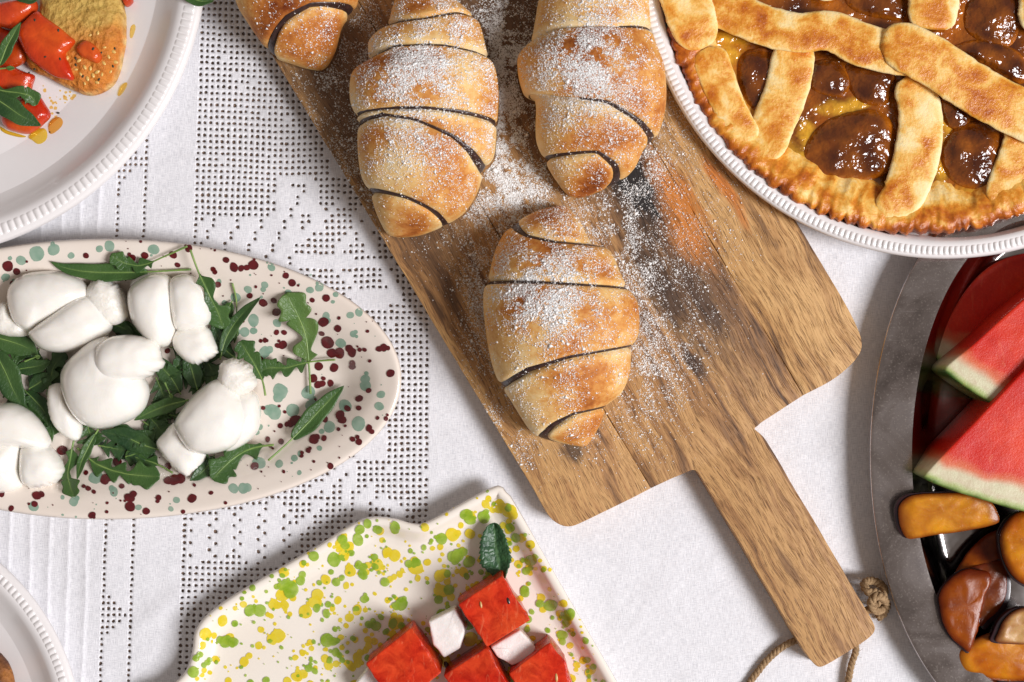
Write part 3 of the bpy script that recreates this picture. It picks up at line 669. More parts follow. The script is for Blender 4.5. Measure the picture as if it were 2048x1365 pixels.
gl += [(975, 983, 10), (968, 1035, 15), (940, 1040, 13), (720, 1060, 12), (716, 1080, 14), (735, 1048, 11), (755, 1060, 11), (790, 1056, 14), (505, 1176, 12), (582, 1180, 20), (565, 1172, 12), (500, 1222, 14), (520, 1222, 15), (470, 1248, 8), (467, 1285, 12), (915, 1112, 16), (925, 1105, 12), (648, 1055, 12), (685, 1080, 12), (605, 1150, 9), (898, 1180, 13), (877, 1200, 11), (770, 1165, 11), (653, 1228, 10), (895, 1148, 9), (400, 1310, 8), (387, 1345, 14), (1050, 1180, 10), (1080, 1208, 10)]
typ_ = [tuple(p) for p in tyo]; yl = [(d[0], d[1], d[2] * 0.86) for d in yl if inpoly(d[0], d[1], typ_)]; gl = [(d[0], d[1], d[2] * 0.84) for d in gl if inpoly(d[0], d[1], typ_)]
for nm, L, off in (('yellow_spot', yl, 0.00015), ('lime_spot', gl, 0.00048)):
    V, F = dots(tray, L, off); tag(make('glaze_spatter', V, F, MT[nm], tY), kind='stuff')

# steel tray on the right
mo = ellipse(2071, 922, 331, 566, 300, -0.02)
mp = smooth_prof([(0, 1.80), (0.8, 1.86), (3, 1.89), (30, 1.95), (70, 2.02), (84, 2.03)], 20)
steel = Dish(mo, mp + smooth_prof([(85, 1.98), (89, 1.9), (97, 1.5), (110, 0.75), (118, 0.45), (128, 0.36), (160, 0.34), (320, 0.34)], 26), [])
tS = thing('steel_platter', 'oval steel platter with a broad worn rim, holding watermelon and plums', 'platter', P(2071, 922, 0))
n = len(mo); V = steel.rings([(140, 0.18), (100, 0.3), (86, 1.85), (40, 1.82), (0, 1.72)] + mp); make('rim', V, ringfaces(5 + len(mp), n), MT['steel'], tS)
wp = smooth_prof([(84, 2.03), (88, 1.94), (97, 1.5), (110, 0.75), (118, 0.45), (128, 0.36), (160, 0.34), (320, 0.34)], 26)
V = steel.rings(wp); F = ringfaces(len(wp), n); V.append(P(2071, 922, 0.34 * CM)); b = (len(wp) - 1) * n; F += [(b + i, b + (i + 1) % n, len(V) - 1) for i in range(n)]
make('well', V, F, MT['polished'], tS)


# ================================================================ cutting board
ZB0, ZB1 = 0.18, 1.85
def along(p, d): return (p[0] + BA[0] * d, p[1] + BA[1] * d)
Lk = along((1070, 985), -1500); Rk = along((1700, 622), -1250)
j1 = (1302, 977); j1t = along(j1, -1500); j2 = (1607, 791); j2t = along(j2, -1350)
def edge_pt(p, d): return (p[0] + BN[0] * d, p[1] + BN[1] * d)
board = thing('cutting_board', 'wooden paddle chopping board with a scorched streak, croissants and icing sugar on it', 'cutting board', P(1300, 600, 0.18 * CM))
def plank(poly, r, mk, bev):
    pl = rounded(poly, r, 7)
    # extra vertices along long edges with a little hand-sanded unevenness
    out = []
    for i in range(len(pl)):
        a, b_ = pl[i], pl[(i + 1) % len(pl)]; L = np.linalg.norm(b_ - a); m_ = max(1, int(L / 28)); nn = np.array([-(b_ - a)[1], (b_ - a)[0]]) / (L + 1e-9)
        for t in range(m_):
            p = a + (b_ - a) * t / m_; w = 1.3 * nz(p[0] * 0.02, p[1] * 0.02, 3.3) if m_ > 1 and t > 0 else 0
            out.append(p + nn * w)
    V, F = prism(np.array(out), ZB0, ZB1, bev)
    uv = []
    for v in V:
        k = PX * (1 - v[2] / DCAM); a = buv(v[0] / k + 1024, 682.5 - v[1] / k); uv.append((a[0] + (v[2] - ZB1 * CM) * 30, a[1] + (v[2] - ZB1 * CM) * 20))
    return make('plank', V, F, MT[mk], board, auto=50, uvs=uv), (V, F)
gap = 0.3
BV = []
_, b1 = plank([Lk, (1070, 985), (1100, 1040), (1136, 1058), (1180, 1038), edge_pt(j1, -gap), edge_pt(j1t, -gap)], [0, 0, 34, 34, 30, 0, 0], 'wood0', 0.06)
_, b2 = plank([edge_pt(j1t, gap), edge_pt(j1, gap), (1384, 940), (1394, 942), (1612, 1310), (1636, 1337), (1655, 1330), (1738, 1278), (1753, 1260), (1742, 1236), (1528, 874), (1508, 858), (1516, 852), (1522, 846), edge_pt(j2, -gap), edge_pt(j2t, -gap)], [0, 0, 8, 10, 26, 12, 26, 26, 12, 26, 12, 4, 3, 10, 0, 0], 'wood1', 0.06)
_, b3 = plank([edge_pt(j2t, gap), edge_pt(j2, gap), (1672, 758), (1718, 715), (1727, 684), (1700, 622), Rk], [0, 0, 34, 30, 30, 60, 0], 'wood2', 0.06)
BV = [b1, b2, b3]

# twine through the handle
def rope(pts, r, name, parent, strands=3, pitch=0.009):
    path = crom([tuple(P(x, y, z * CM)) for x, y, z in pts], 16 * len(pts), closed=False)
    s = np.r_[0, np.cumsum(np.linalg.norm(np.diff(path, axis=0), axis=1))]; m_ = int(s[-1] / 0.0007) + 8; q = np.linspace(0, s[-1], m_)
    path = np.stack([np.interp(q, s, path[:, k]) for k in range(3)], 1); parts = []
    for k in range(strands):
        c = []
        for i in range(m_):
            t = Vector(path[min(i + 1, m_ - 1)] - path[max(i - 1, 0)]).normalized(); a = t.cross(Vector((0, 0, 1)))
            a = a.normalized() if a.length > 1e-4 else Vector((1, 0, 0)); b_ = a.cross(t); f = 2 * math.pi * (q[i] / pitch + k / strands)
            c.append(Vector(path[i]) + (a * math.cos(f) + b_ * math.sin(f)) * r * 0.5)
        parts.append(tube(c, [r * 0.58 * (1 + 0.12 * nz(i * 0.13, k * 3.0)) for i in range(m_)], 7))
    rnd = random.Random(len(pts)); 
    for _ in range(int(m_ * 0.5)):
        i = rnd.randrange(m_ - 1); p = Vector(path[i]); d = Vector((rnd.gauss(0, 1), rnd.gauss(0, 1), rnd.gauss(0, .6))).normalized(); t = Vector(path[i + 1] - path[i]).normalized()
        c = [p + d * r * 0.7, p + d * r * 1.2 + t * 0.0015, p + d * r * rnd.uniform(1.5, 2.6) + t * rnd.uniform(0.002, 0.005)]
        parts.append(tube(c, 0.00009, 3, False))
    V, F = join(parts); return make(name, V, F, MT['jute'], parent)
lp = rope([(1640, 1262, 0.95), (1604, 1278, 0.9), (1578, 1287, 0.6), (1550, 1306, 0.42), (1520, 1338, 0.38), (1492, 1385, 0.38), (1500, 1450, 0.38), (1600, 1500, 0.38), (1680, 1450, 0.38), (1694, 1375, 0.45), (1703, 1330, 0.55), (1712, 1296, 0.7), (1700, 1262, 0.95)], 0.0021, 'twine_loop', board)
kn = [(1700, 1230, 0.95), (1725, 1226, 1.0), (1748, 1212, 1.25), (1768, 1190, 1.35), (1764, 1172, 1.0), (1744, 1162, 0.8), (1728, 1168, 1.3), (1736, 1184, 1.8), (1752, 1186, 1.6), (1768, 1200, 0.8), (1766, 1216, 0.9), (1752, 1222, 1.6), (1742, 1206, 1.9), (1756, 1192, 1.95), (1773, 1206, 1.2), (1768, 1226, 0.6), (1755, 1236, 0.5)]
rope(kn, 0.0025, 'knot', lp)

# ================================================================ croissants
SUG = []      # (verts, faces, owner) that catch the icing sugar
def croissant(label, outline, A, B, seams, levels, hfac=0.80, sd=0.0, dark=0.0):
    zref = (ZB1 + 2.2) * CM
    A = np.array(A, float); B = np.array(B, float); Lpx = np.linalg.norm(B - A); ax = (B - A) / Lpx; pn = np.array([ax[1], -ax[0]])
    if pn[0] < 0: pn = -pn
    o = crom(outline, 500); tt = (o - A) @ ax / Lpx; ll = (o - A) @ pn
    ts = np.linspace(tt.min() + 1e-4, tt.max() - 1e-4, 240); lo = []; hi = []
    for t in ts:
        c = []
        for i in range(len(o)):
            j = (i + 1) % len(o)
            if (tt[i] - t) * (tt[j] - t) <= 0 and tt[i] != tt[j]: f = (t - tt[i]) / (tt[j] - tt[i]); c.append(ll[i] + f * (ll[j] - ll[i]))
        lo.append(min(c)); hi.append(max(c))
    lo, hi = np.array(lo), np.array(hi); mid = (lo + hi) / 2; half = (hi - lo) / 2
    k = np.hanning(41); k /= k.sum(); hs = np.convolve(np.pad(half, 20, mode='edge'), k, 'valid'); hs = np.minimum(hs, half * 1.25 + 4)
    hmax = hs.max() * PX * hfac
    def geo(t):
        return float(np.interp(t, ts, mid)), float(np.interp(t, ts, half)), float(np.interp(t, ts, hs)) * PX * hfac
    S = []
    for pts, gaps in seams:
        vv = []
        for p in pts:
            t = float((np.array(p) - A) @ ax / Lpx); m_, h_, _ = geo(t); vv.append((((np.array(p) - A) @ pn - m_) / max(h_, 1), t))
        vv.sort(); S.append((vv, gaps))
    def st(i, v):
        if i == 0: return ts[0]
        if i == len(S) + 1: return ts[-1]
        vv = S[i - 1][0]; return float(np.interp(v, [a for a, _ in vv], [b for _, b in vv]))
    def gp(i, v):
        if i == 0 or i == len(S) + 1: return 0.0
        return float(np.interp(v, np.linspace(-1, 1, len(S[i - 1][1])), S[i - 1][1])) * 0.0010
    root = thing('croissant', label, 'croissant', P(*(A + B) / 2, ZB1 * CM), 'croissants on the board')
    Lm = Lpx * PX; NT_, NK = 88, 30
    def point(t, th, dl):
        v = -math.cos(th); s = math.sin(th); m_, h_, hz = geo(min(max(t, ts[0]), ts[-1])); zc = ZB1 * CM + 0.62 * hz + 0.10 * (hmax - hz)
        z = zc + (hz * abs(s) ** 0.92 if s >= 0 else -0.62 * hz * abs(s) ** 0.55)
        p = A + ax * (min(max(t, ts[0]), ts[-1]) * Lpx) + pn * (m_ + v * h_); w = P(p[0], p[1], zref)
        nn = sm(0, 0.10, min(t - ts[0], ts[-1] - t) + 0.001)
        lat = P(*(p + pn), zref) - w; lat.normalize(); w = w + lat * (v * dl * nn)
        return Vector((w.x, w.y, max(z + s * dl * nn, ZB1 * CM + 0.0003 if s < 0 else -1)))
    for b in range(len(levels)):
        V = []; C = []
        under0 = b > 0 and levels[b] < levels[b - 1]; under1 = b < len(levels) - 1 and levels[b] < levels[b + 1]
        for kk in range(NK):
            f = kk / (NK - 1); f = 0.5 - 0.5 * math.cos(math.pi * f)
            for j in range(NT_):
                th = 2 * math.pi * j / NT_; v = -math.cos(th)
                if math.sin(th) < 0: v *= 0.98
                t0, t1 = st(b, v), st(b + 1, v); e = 0.004 / Lm
                a0 = t0 - (e if under0 else 0); a1 = max(t1 + (e if under1 else 0), a0 + 0.001); t = a0 + (a1 - a0) * f
                d0, d1 = (t - t0) * Lm, (t1 - t) * Lm; dl = levels[b] * 0.0007; pale = 0.0
                for d, un, g_ in ((d0, under0, gp(b, v)), (d1, under1, gp(b + 1, v))):
                    if un:
                        kq = min(1, g_ / 0.0006); w_ = g_ + 0.0022
                        dl -= (0.0030 * kq + 0.0022 * (1 - kq)) * (1 - sm(g_ * 0.8, w_ + 0.001, d)); pale = max(pale, 1 - sm(g_, 0.012, d))
                    elif (b > 0 and d is d0) or (b < len(levels) - 1 and d is d1):
                        w_ = 0.0024; x = 1 - min(max(d, 0) / w_, 1); dl -= 0.0020 * (1 - math.sqrt(max(0, 1 - x * x))); pale = max(pale, 0.35 * (1 - sm(0.0, 0.003, d)))
                dl += 0.0005 * math.sin(math.pi * min(1, max(0, (t - t0) / max(t1 - t0, 1e-4))))
                p = point(t, th, dl); q = 0.0009 * nz(p.x * 55 + sd, p.y * 55, p.z * 55) + 0.0003 * nz(p.x * 230 + sd, p.y * 230, p.z * 230)
                V.append(p + Vector((0, 0, q if math.sin(th) > 0 else 0)))
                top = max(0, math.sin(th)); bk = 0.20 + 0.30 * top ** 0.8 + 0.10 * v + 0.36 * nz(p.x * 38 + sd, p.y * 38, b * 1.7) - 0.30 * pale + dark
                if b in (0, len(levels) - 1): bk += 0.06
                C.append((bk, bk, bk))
        F = ringfaces(NK, NT_); F = [tuple(reversed(q)) for q in F]
        # orient outward
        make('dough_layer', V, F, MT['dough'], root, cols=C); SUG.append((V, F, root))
    for i in range(1, len(S) + 1):
        up = -1 if levels[i - 1] > levels[i] else 1       # side of the upper sheet
        V = []; KK = 7
        lv = min(levels[i - 1], levels[i]) * 0.0007
        for kk in range(KK):
            for j in range(NT_):
                th = 2 * math.pi * j / NT_; v = -math.cos(th); g_ = gp(i, v); t = st(i, v)
                d = (-0.002 + (g_ + 0.0032) * kk / (KK - 1)); x = kk / (KK - 1)
                dl = lv + 0.0004 - 0.0012 - (0.0045 * (2 * x - 1) ** 4) - (0.005 if g_ < 0.0001 else 0) + 0.0005 * nz(j * 0.5, kk * 0.9 + sd)
                V.append(point(t - up * d / Lm, th, dl) if False else point(t + (d / Lm if up < 0 else -d / Lm), th, dl))
        F = ringfaces(KK, NT_)
        make('chocolate_filling', V, F, MT['choc'], root); SUG.append((V, F, (root, 'choc')))
    return root
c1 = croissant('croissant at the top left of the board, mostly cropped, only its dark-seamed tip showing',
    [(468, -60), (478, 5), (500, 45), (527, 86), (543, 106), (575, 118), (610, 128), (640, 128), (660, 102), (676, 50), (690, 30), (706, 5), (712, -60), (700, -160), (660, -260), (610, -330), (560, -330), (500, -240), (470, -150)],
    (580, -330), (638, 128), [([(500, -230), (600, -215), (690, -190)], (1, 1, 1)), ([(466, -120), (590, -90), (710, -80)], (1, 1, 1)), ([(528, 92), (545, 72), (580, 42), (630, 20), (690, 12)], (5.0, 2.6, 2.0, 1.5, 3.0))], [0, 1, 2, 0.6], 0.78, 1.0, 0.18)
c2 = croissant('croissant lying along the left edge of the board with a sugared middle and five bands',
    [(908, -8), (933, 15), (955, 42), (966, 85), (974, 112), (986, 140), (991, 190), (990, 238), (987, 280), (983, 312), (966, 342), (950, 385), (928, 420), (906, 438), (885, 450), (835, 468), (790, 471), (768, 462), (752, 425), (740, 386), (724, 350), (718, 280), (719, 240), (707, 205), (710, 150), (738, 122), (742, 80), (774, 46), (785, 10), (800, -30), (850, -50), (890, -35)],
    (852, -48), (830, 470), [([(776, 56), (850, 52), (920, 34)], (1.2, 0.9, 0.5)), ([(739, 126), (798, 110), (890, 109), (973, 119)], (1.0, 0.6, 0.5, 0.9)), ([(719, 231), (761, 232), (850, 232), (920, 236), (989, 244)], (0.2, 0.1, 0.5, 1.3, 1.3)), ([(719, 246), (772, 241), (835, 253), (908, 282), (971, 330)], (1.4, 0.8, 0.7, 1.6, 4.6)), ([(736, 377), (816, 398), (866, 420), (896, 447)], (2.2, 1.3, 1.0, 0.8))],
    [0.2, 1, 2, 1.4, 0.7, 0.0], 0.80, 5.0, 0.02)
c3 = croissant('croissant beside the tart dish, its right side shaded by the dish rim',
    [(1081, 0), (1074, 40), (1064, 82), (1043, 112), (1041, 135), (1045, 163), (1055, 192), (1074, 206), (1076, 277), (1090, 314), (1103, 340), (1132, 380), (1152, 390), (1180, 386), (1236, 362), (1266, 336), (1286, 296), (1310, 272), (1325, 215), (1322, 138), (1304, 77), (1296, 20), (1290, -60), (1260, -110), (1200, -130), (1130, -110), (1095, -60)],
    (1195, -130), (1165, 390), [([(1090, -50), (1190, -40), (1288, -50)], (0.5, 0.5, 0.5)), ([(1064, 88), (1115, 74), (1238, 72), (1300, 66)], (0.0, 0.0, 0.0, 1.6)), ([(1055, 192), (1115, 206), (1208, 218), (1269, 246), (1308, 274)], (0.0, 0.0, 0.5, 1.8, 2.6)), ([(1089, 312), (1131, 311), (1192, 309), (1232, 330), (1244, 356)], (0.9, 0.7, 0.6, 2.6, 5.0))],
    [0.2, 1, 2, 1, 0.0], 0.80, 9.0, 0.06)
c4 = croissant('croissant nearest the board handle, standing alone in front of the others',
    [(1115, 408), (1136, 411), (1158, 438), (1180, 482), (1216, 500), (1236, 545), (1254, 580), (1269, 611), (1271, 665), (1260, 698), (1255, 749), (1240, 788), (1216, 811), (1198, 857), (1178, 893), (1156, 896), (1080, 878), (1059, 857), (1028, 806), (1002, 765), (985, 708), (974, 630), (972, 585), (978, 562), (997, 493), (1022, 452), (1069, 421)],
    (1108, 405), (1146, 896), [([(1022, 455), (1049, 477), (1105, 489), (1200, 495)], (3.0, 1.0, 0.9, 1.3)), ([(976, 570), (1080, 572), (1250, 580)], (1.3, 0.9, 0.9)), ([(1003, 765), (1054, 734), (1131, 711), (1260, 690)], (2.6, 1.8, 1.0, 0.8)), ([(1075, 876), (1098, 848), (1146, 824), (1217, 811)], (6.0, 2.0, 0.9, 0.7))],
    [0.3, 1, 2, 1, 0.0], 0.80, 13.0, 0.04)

# ---------------------------------------------------------------- icing sugar: single grains dropped on board and croissants
AV = []; AF = []; own = []
for V, F, o in SUG + [(b[0], b[1], None) for b in BV]:
    k = len(AV); AV += [tuple(v) for v in V]
    for f in F: AF.append(tuple(i + k for i in f)); own.append(o)
bvh = BVHTree.FromPolygons(AV, AF)
GS = [(850, 175, 70, 50, 3400), (860, 100, 60, 40, 1200), (840, 290, 60, 45, 900), (885, 20, 50, 40, 700), (860, 340, 60, 60, 350), (1010, 150, 20, 110, 1900), (1020, 300, 30, 80, 1900), (980, 360, 40, 60, 1300), (1040, 380, 45, 40, 1500), (1010, 60, 25, 60, 700),
      (1180, 40, 70, 60, 1900), (1150, 150, 60, 45, 2700), (1200, 200, 60, 50, 900), (1140, 240, 45, 40, 700), (1190, 330, 40, 30, 280), (1270, 150, 40, 80, 500), (600, 10, 60, 40, 260), (640, 80, 30, 40, 120),
      (1085, 540, 65, 28, 2100), (1080, 605, 60, 42, 2700), (1130, 470, 40, 40, 700), (1120, 690, 75, 55, 900), (1130, 770, 70, 35, 450), (1150, 850, 40, 30, 140), (1060, 800, 40, 30, 150),
      (1230, 450, 50, 60, 900), (1270, 530, 35, 70, 650), (1300, 630, 50, 90, 1000), (1310, 750, 55, 55, 900), (1370, 560, 60, 120, 450), (1290, 330, 40, 40, 500), (1340, 250, 50, 70, 300), (960, 600, 22, 90, 400), (990, 800, 30, 70, 420), (1030, 900, 40, 40, 260), (950, 450, 60, 50, 420),
      (700, 230, 40, 120, 700), (680, 120, 60, 70, 420), (760, 30, 60, 50, 500), (960, 20, 40, 60, 900), (720, 360, 30, 60, 300), (640, 170, 40, 70, 220), (1440, 420, 50, 80, 110), (1250, 880, 60, 40, 120)]
rnd = random.Random(21); heap = {}
ICO = [(1, 0, -.4), (-.5, .87, -.4), (-.5, -.87, -.4), (0, 0, 1)]
IF = [(0, 1, 3), (1, 2, 3), (2, 0, 3), (2, 1, 0)]
for cx, cy, sx, sy, n in GS:
    for _ in range(int(n * 7.4)):
        x, y = rnd.gauss(cx, sx), rnd.gauss(cy, sy)
        if nz(x * 0.03, y * 0.03, 5.5) + 0.6 * nz(x * 0.1, y * 0.1, 2.2) < rnd.uniform(-0.55, 0.45): continue
        w = P(x, y, 0.035); loc, nrm, idx, _d = bvh.ray_cast(Vector((w.x, w.y, 0.3)), Vector((0, 0, -1)))
        if loc is None or abs(nrm.z) < rnd.uniform(0.15, 0.6): continue
        ow = own[idx]
        if isinstance(ow, tuple):
            if rnd.random() > 0.22: continue
            ow = ow[0]
        r = 0.00027 * rnd.lognormvariate(0, 0.50); V, F = heap.setdefault(ow, ([], [])); k = len(V)
        a = rnd.uniform(0, 6.3); ca, sa = math.cos(a), math.sin(a); s1, s2, s3 = rnd.uniform(.7, 1.3), rnd.uniform(.7, 1.3), rnd.uniform(.5, .9)
        for ex, ey, ez in ICO:
            ex *= s1; ey *= s2; V.append((loc.x + r * (ex * ca - ey * sa), loc.y + r * (ex * sa + ey * ca), loc.z + r * (ez * s3 + 0.3)))
        F += [tuple(i + k for i in f) for f in IF]
for o, (V, F) in heap.items():
    if o is None: tag(make('icing_sugar', V, F, MT['sugar'], None, smooth=True), 'white icing sugar scattered over the wooden board', 'icing sugar', kind='stuff')
    else: tag(make('icing_sugar', V, F, MT['sugar'], o, smooth=True), kind='stuff')

# ================================================================ tart
TC = (1841, -49); TR = 516
tart = thing('lattice_tart', 'round fig tart with browned pastry lattice in the white beaded dish', 'tart', P(TC[0], TC[1], 0.9 * CM))
NS = 1300; V = []; C = []
prof = [(6, 1.0, .8), (2, 1.8, .78), (-1, 2.6, .74), (0, 3.0, .70), (3, 3.25, .68), (8, 3.40, .64), (15, 3.46, .60), (24, 3.46, .55), (34, 3.40, .54), (44, 3.32, .52), (56, 3.18, .48), (70, 2.95, .48), (84, 2.66, .45), (100, 2.4, .5)]
NF = 112
for d, z, bk in prof:
    for i in range(NS):
        t = 2 * math.pi * i / NS; fl = ((abs(math.cos(0.5 * NF * t + 1.6 * nz(t * 11, 3))) ** 0.7 - 0.6) * 8.0 * (0.6 + 0.8 * abs(nz(t * 9, 5))) + 7 * nz(t * 14, 1.1) + 5 * nz(t * 60, 4)) * max(0, 1 - d / 40)
        wv = 13 * nz(t * 7, 8.8) + 6 * nz(t * 19, 2.8); r = TR + fl - d - wv * sm(20, 60, d)
        x, y = TC[0] + r * math.cos(t), TC[1] + r * math.sin(t)
        zz = z + (0.07 * nz(x * .05, y * .05) + 0.05 * nz(x * .12, y * .12) + 0.14 * nz(t * 6, 0.4)) * (z > 2.5) - 0.07 * max(0, -math.cos(NF * t)) * (abs(d - 6) < 8) + (0.13 * nz(x * .075, y * .075, 7) * (5 < d < 60))
        V.append(P(x, y, zz * CM)); b = bk + 0.12 * nz(x * .03, y * .03) + (0.18 * sm(26, 0, d) * (0.5 + nz(t * 12, 6)))
        C.append((b, b, b))
make('crust', V, ringfaces(len(prof), NS), MT['crust'], tart, cols=C)
# filling disc
JD, JA, CU = (0.085, 0.018, 0.003), (0.50, 0.145, 0.008), (0.78, 0.42, 0.03)
CUST = [(1672, 218, 45, 18), (1614, 268, 20, 36), (1590, 320, 30, 22), (1700, 392, 60, 12), (1900, 250, 34, 30), (1930, 400, 80, 16), (1885, 330, 16, 60), (1470, 60, 45, 40), (1460, 110, 22, 30), (1720, 205, 30, 16), (1990, 260, 24, 20)]
V = []; C = []; RR = np.linspace(0.02, 1, 70); NA = 300
for f in RR:
    for i in range(NA):
        t = 2 * math.pi * i / NA; r = f * (TR - 62); x, y = TC[0] + r * math.cos(t), TC[1] + r * math.sin(t)
        V.append(P(x, y, (2.52 + 0.10 * nz(x * 0.02, y * 0.02) + 0.05 * nz(x * 0.07, y * 0.07) + 0.25 * sm(0.9, 1, f)) * CM))
        a = 0.5 + 0.9 * nz(x * 0.016, y * 0.016, 3); c = [JD[k] + (JA[k] - JD[k]) * min(1, max(0, a)) for k in range(3)]
        w = max(1 - sm(0.4, 1.1, math.hypot((x - cx) / rx, (y - cy) / ry) + 0.35 * nz(x * 0.04, y * 0.04, 6)) for cx, cy, rx, ry in CUST); w = max(w, sm(0.90, 0.99, f + 0.05 * nz(x * 0.02, y * 0.02)))
        C.append([c[k] + (CU[k] - c[k]) * w for k in range(3)])
F = ringfaces(len(RR), NA); F.append(tuple(range(NA))); make('filling', V, F, MT['jam'], tart, cols=C)
FIGS = [[(1482, 110), (1520, 96), (1552, 110), (1545, 150), (1530, 200), (1512, 232), (1488, 205), (1472, 160)], [(1620, 130), (1650, 118), (1685, 130), (1700, 165), (1685, 195), (1645, 190), (1615, 170)],
        [(1690, 128), (1740, 122), (1784, 140), (1786, 185), (1765, 215), (1720, 205), (1695, 170)], [(1605, 305), (1640, 250), (1700, 225), (1760, 222), (1790, 262), (1785, 330), (1755, 358), (1690, 362), (1625, 350)],
        [(1885, 285), (1915, 252), (1965, 245), (2004, 270), (2006, 330), (1990, 375), (1945, 385), (1905, 365), (1880, 325)], [(1690, -10), (1740, -30), (1800, -20), (1812, 20), (1800, 44), (1750, 36), (1700, 20)],
        [(1930, 10), (1970, -20), (2030, -10), (2040, 50), (2020, 95), (1970, 90), (1930, 60)], [(1900, 95), (1960, 80), (2030, 100), (2060, 140), (2040, 170), (1980, 140), (1920, 112)], [(1875, 200), (1910, 205), (1940, 235), (1925, 260), (1890, 250)]]
for k, fo in enumerate(FIGS):
    c = np.mean(fo, 0); V, F, S = inflate(fo, 2.40, 0.8 if k in (3, 4) else 0.6, 0.3, 72, 18, 0.85, amp=0.12, fr=80, seed=k * 3.7)
    C = []
    for v in V:
        a = 0.30 + 0.8 * nz(v[0] * 90, v[1] * 90, k); a = min(1, max(0, a)); C.append([JD[q] + (JA[q] - JD[q]) * a * 0.6 + 0.5 * (JA[q] - JD[q]) * sm(0.72, 1.0, S[len(C)][0]) for q in range(3)])
    make('fig_half', V, F, MT['jam'], tart, cols=C)
def strip(path, h, z, parent, seed, bk=0.36, name='lattice_strip', r0=0.9, r1=0.9):
    """path: (x, y, halfwidth, z) ; soft-edged pastry strip"""
    p = crom(path, 46, closed=False); m_ = len(p); V = []; C = []; NA_ = 22
    s = np.r_[0, np.cumsum(np.linalg.norm(np.diff(p[:, :2], axis=0), axis=1))]
    for i in range(m_):
        t = p[min(i + 1, m_ - 1), :2] - p[max(i - 1, 0), :2]; t /= np.linalg.norm(t); nn = np.array([-t[1], t[0]])
        w = p[i, 2]; e0, e1 = s[i] / (w * r0), (s[-1] - s[i]) / (w * r1); e = min(e0, e1, 1.0); ef = math.sqrt(max(0.0, 1 - (1 - e) ** 2)) ** 0.7; ef = max(ef, 0.05)
        for k in range(NA_):
            f = 2 * math.pi * k / NA_; c_, s_ = math.cos(f), math.sin(f)
            lx = math.copysign(abs(c_) ** 0.45, c_) * w * ef * (1 + 0.05 * nz(s[i] * 0.05, k // 11 + seed) + 0.03 * nz(s[i] * 0.2, k // 11 + seed))
            zz = p[i, 3] + math.copysign(abs(s_) ** 0.7, s_) * h * (0.35 + 0.65 * ef)
            q = p[i, :2] + nn * lx; zz += 0.05 * nz(q[0] * 0.03, q[1] * 0.03, seed) + 0.02 * nz(q[0] * 0.12, q[1] * 0.12, seed)
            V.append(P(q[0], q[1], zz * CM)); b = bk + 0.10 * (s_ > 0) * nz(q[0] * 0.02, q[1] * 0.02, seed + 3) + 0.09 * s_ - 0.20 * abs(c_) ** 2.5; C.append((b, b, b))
    F = ringfaces(m_, NA_); F += [tuple(reversed(range(NA_))), tuple(range((m_ - 1) * NA_, m_ * NA_))]
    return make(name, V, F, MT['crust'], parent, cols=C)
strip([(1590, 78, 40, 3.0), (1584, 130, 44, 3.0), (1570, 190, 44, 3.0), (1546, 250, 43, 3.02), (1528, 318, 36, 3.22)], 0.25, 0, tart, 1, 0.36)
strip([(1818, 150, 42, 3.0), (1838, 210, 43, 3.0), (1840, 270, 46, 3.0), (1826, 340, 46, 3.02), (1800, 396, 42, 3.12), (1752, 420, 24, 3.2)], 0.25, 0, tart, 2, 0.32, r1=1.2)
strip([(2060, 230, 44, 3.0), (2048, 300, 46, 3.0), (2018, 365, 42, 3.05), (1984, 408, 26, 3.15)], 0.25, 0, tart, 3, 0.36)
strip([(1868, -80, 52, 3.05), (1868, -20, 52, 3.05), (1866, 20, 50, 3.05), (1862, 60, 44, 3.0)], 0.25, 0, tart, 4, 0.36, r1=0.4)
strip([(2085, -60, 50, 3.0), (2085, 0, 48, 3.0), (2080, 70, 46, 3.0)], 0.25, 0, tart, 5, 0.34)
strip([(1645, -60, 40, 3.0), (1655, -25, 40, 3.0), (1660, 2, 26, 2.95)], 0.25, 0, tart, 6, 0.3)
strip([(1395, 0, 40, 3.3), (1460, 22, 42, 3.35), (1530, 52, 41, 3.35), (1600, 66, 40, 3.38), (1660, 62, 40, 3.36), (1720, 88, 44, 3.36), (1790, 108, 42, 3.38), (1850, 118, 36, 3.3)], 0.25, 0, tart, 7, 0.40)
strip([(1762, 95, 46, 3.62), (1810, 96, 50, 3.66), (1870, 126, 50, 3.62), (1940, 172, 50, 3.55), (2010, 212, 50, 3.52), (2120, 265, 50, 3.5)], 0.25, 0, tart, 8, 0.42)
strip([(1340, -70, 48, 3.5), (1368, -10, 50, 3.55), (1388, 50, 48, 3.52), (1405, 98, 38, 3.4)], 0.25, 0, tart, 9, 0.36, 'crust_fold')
strip([(1415, 95, 36, 3.3), (1432, 150, 36, 3.3), (1462, 220, 32, 3.28), (1505, 285, 26, 3.2)], 0.22, 0, tart, 10, 0.40, 'crust_fold')

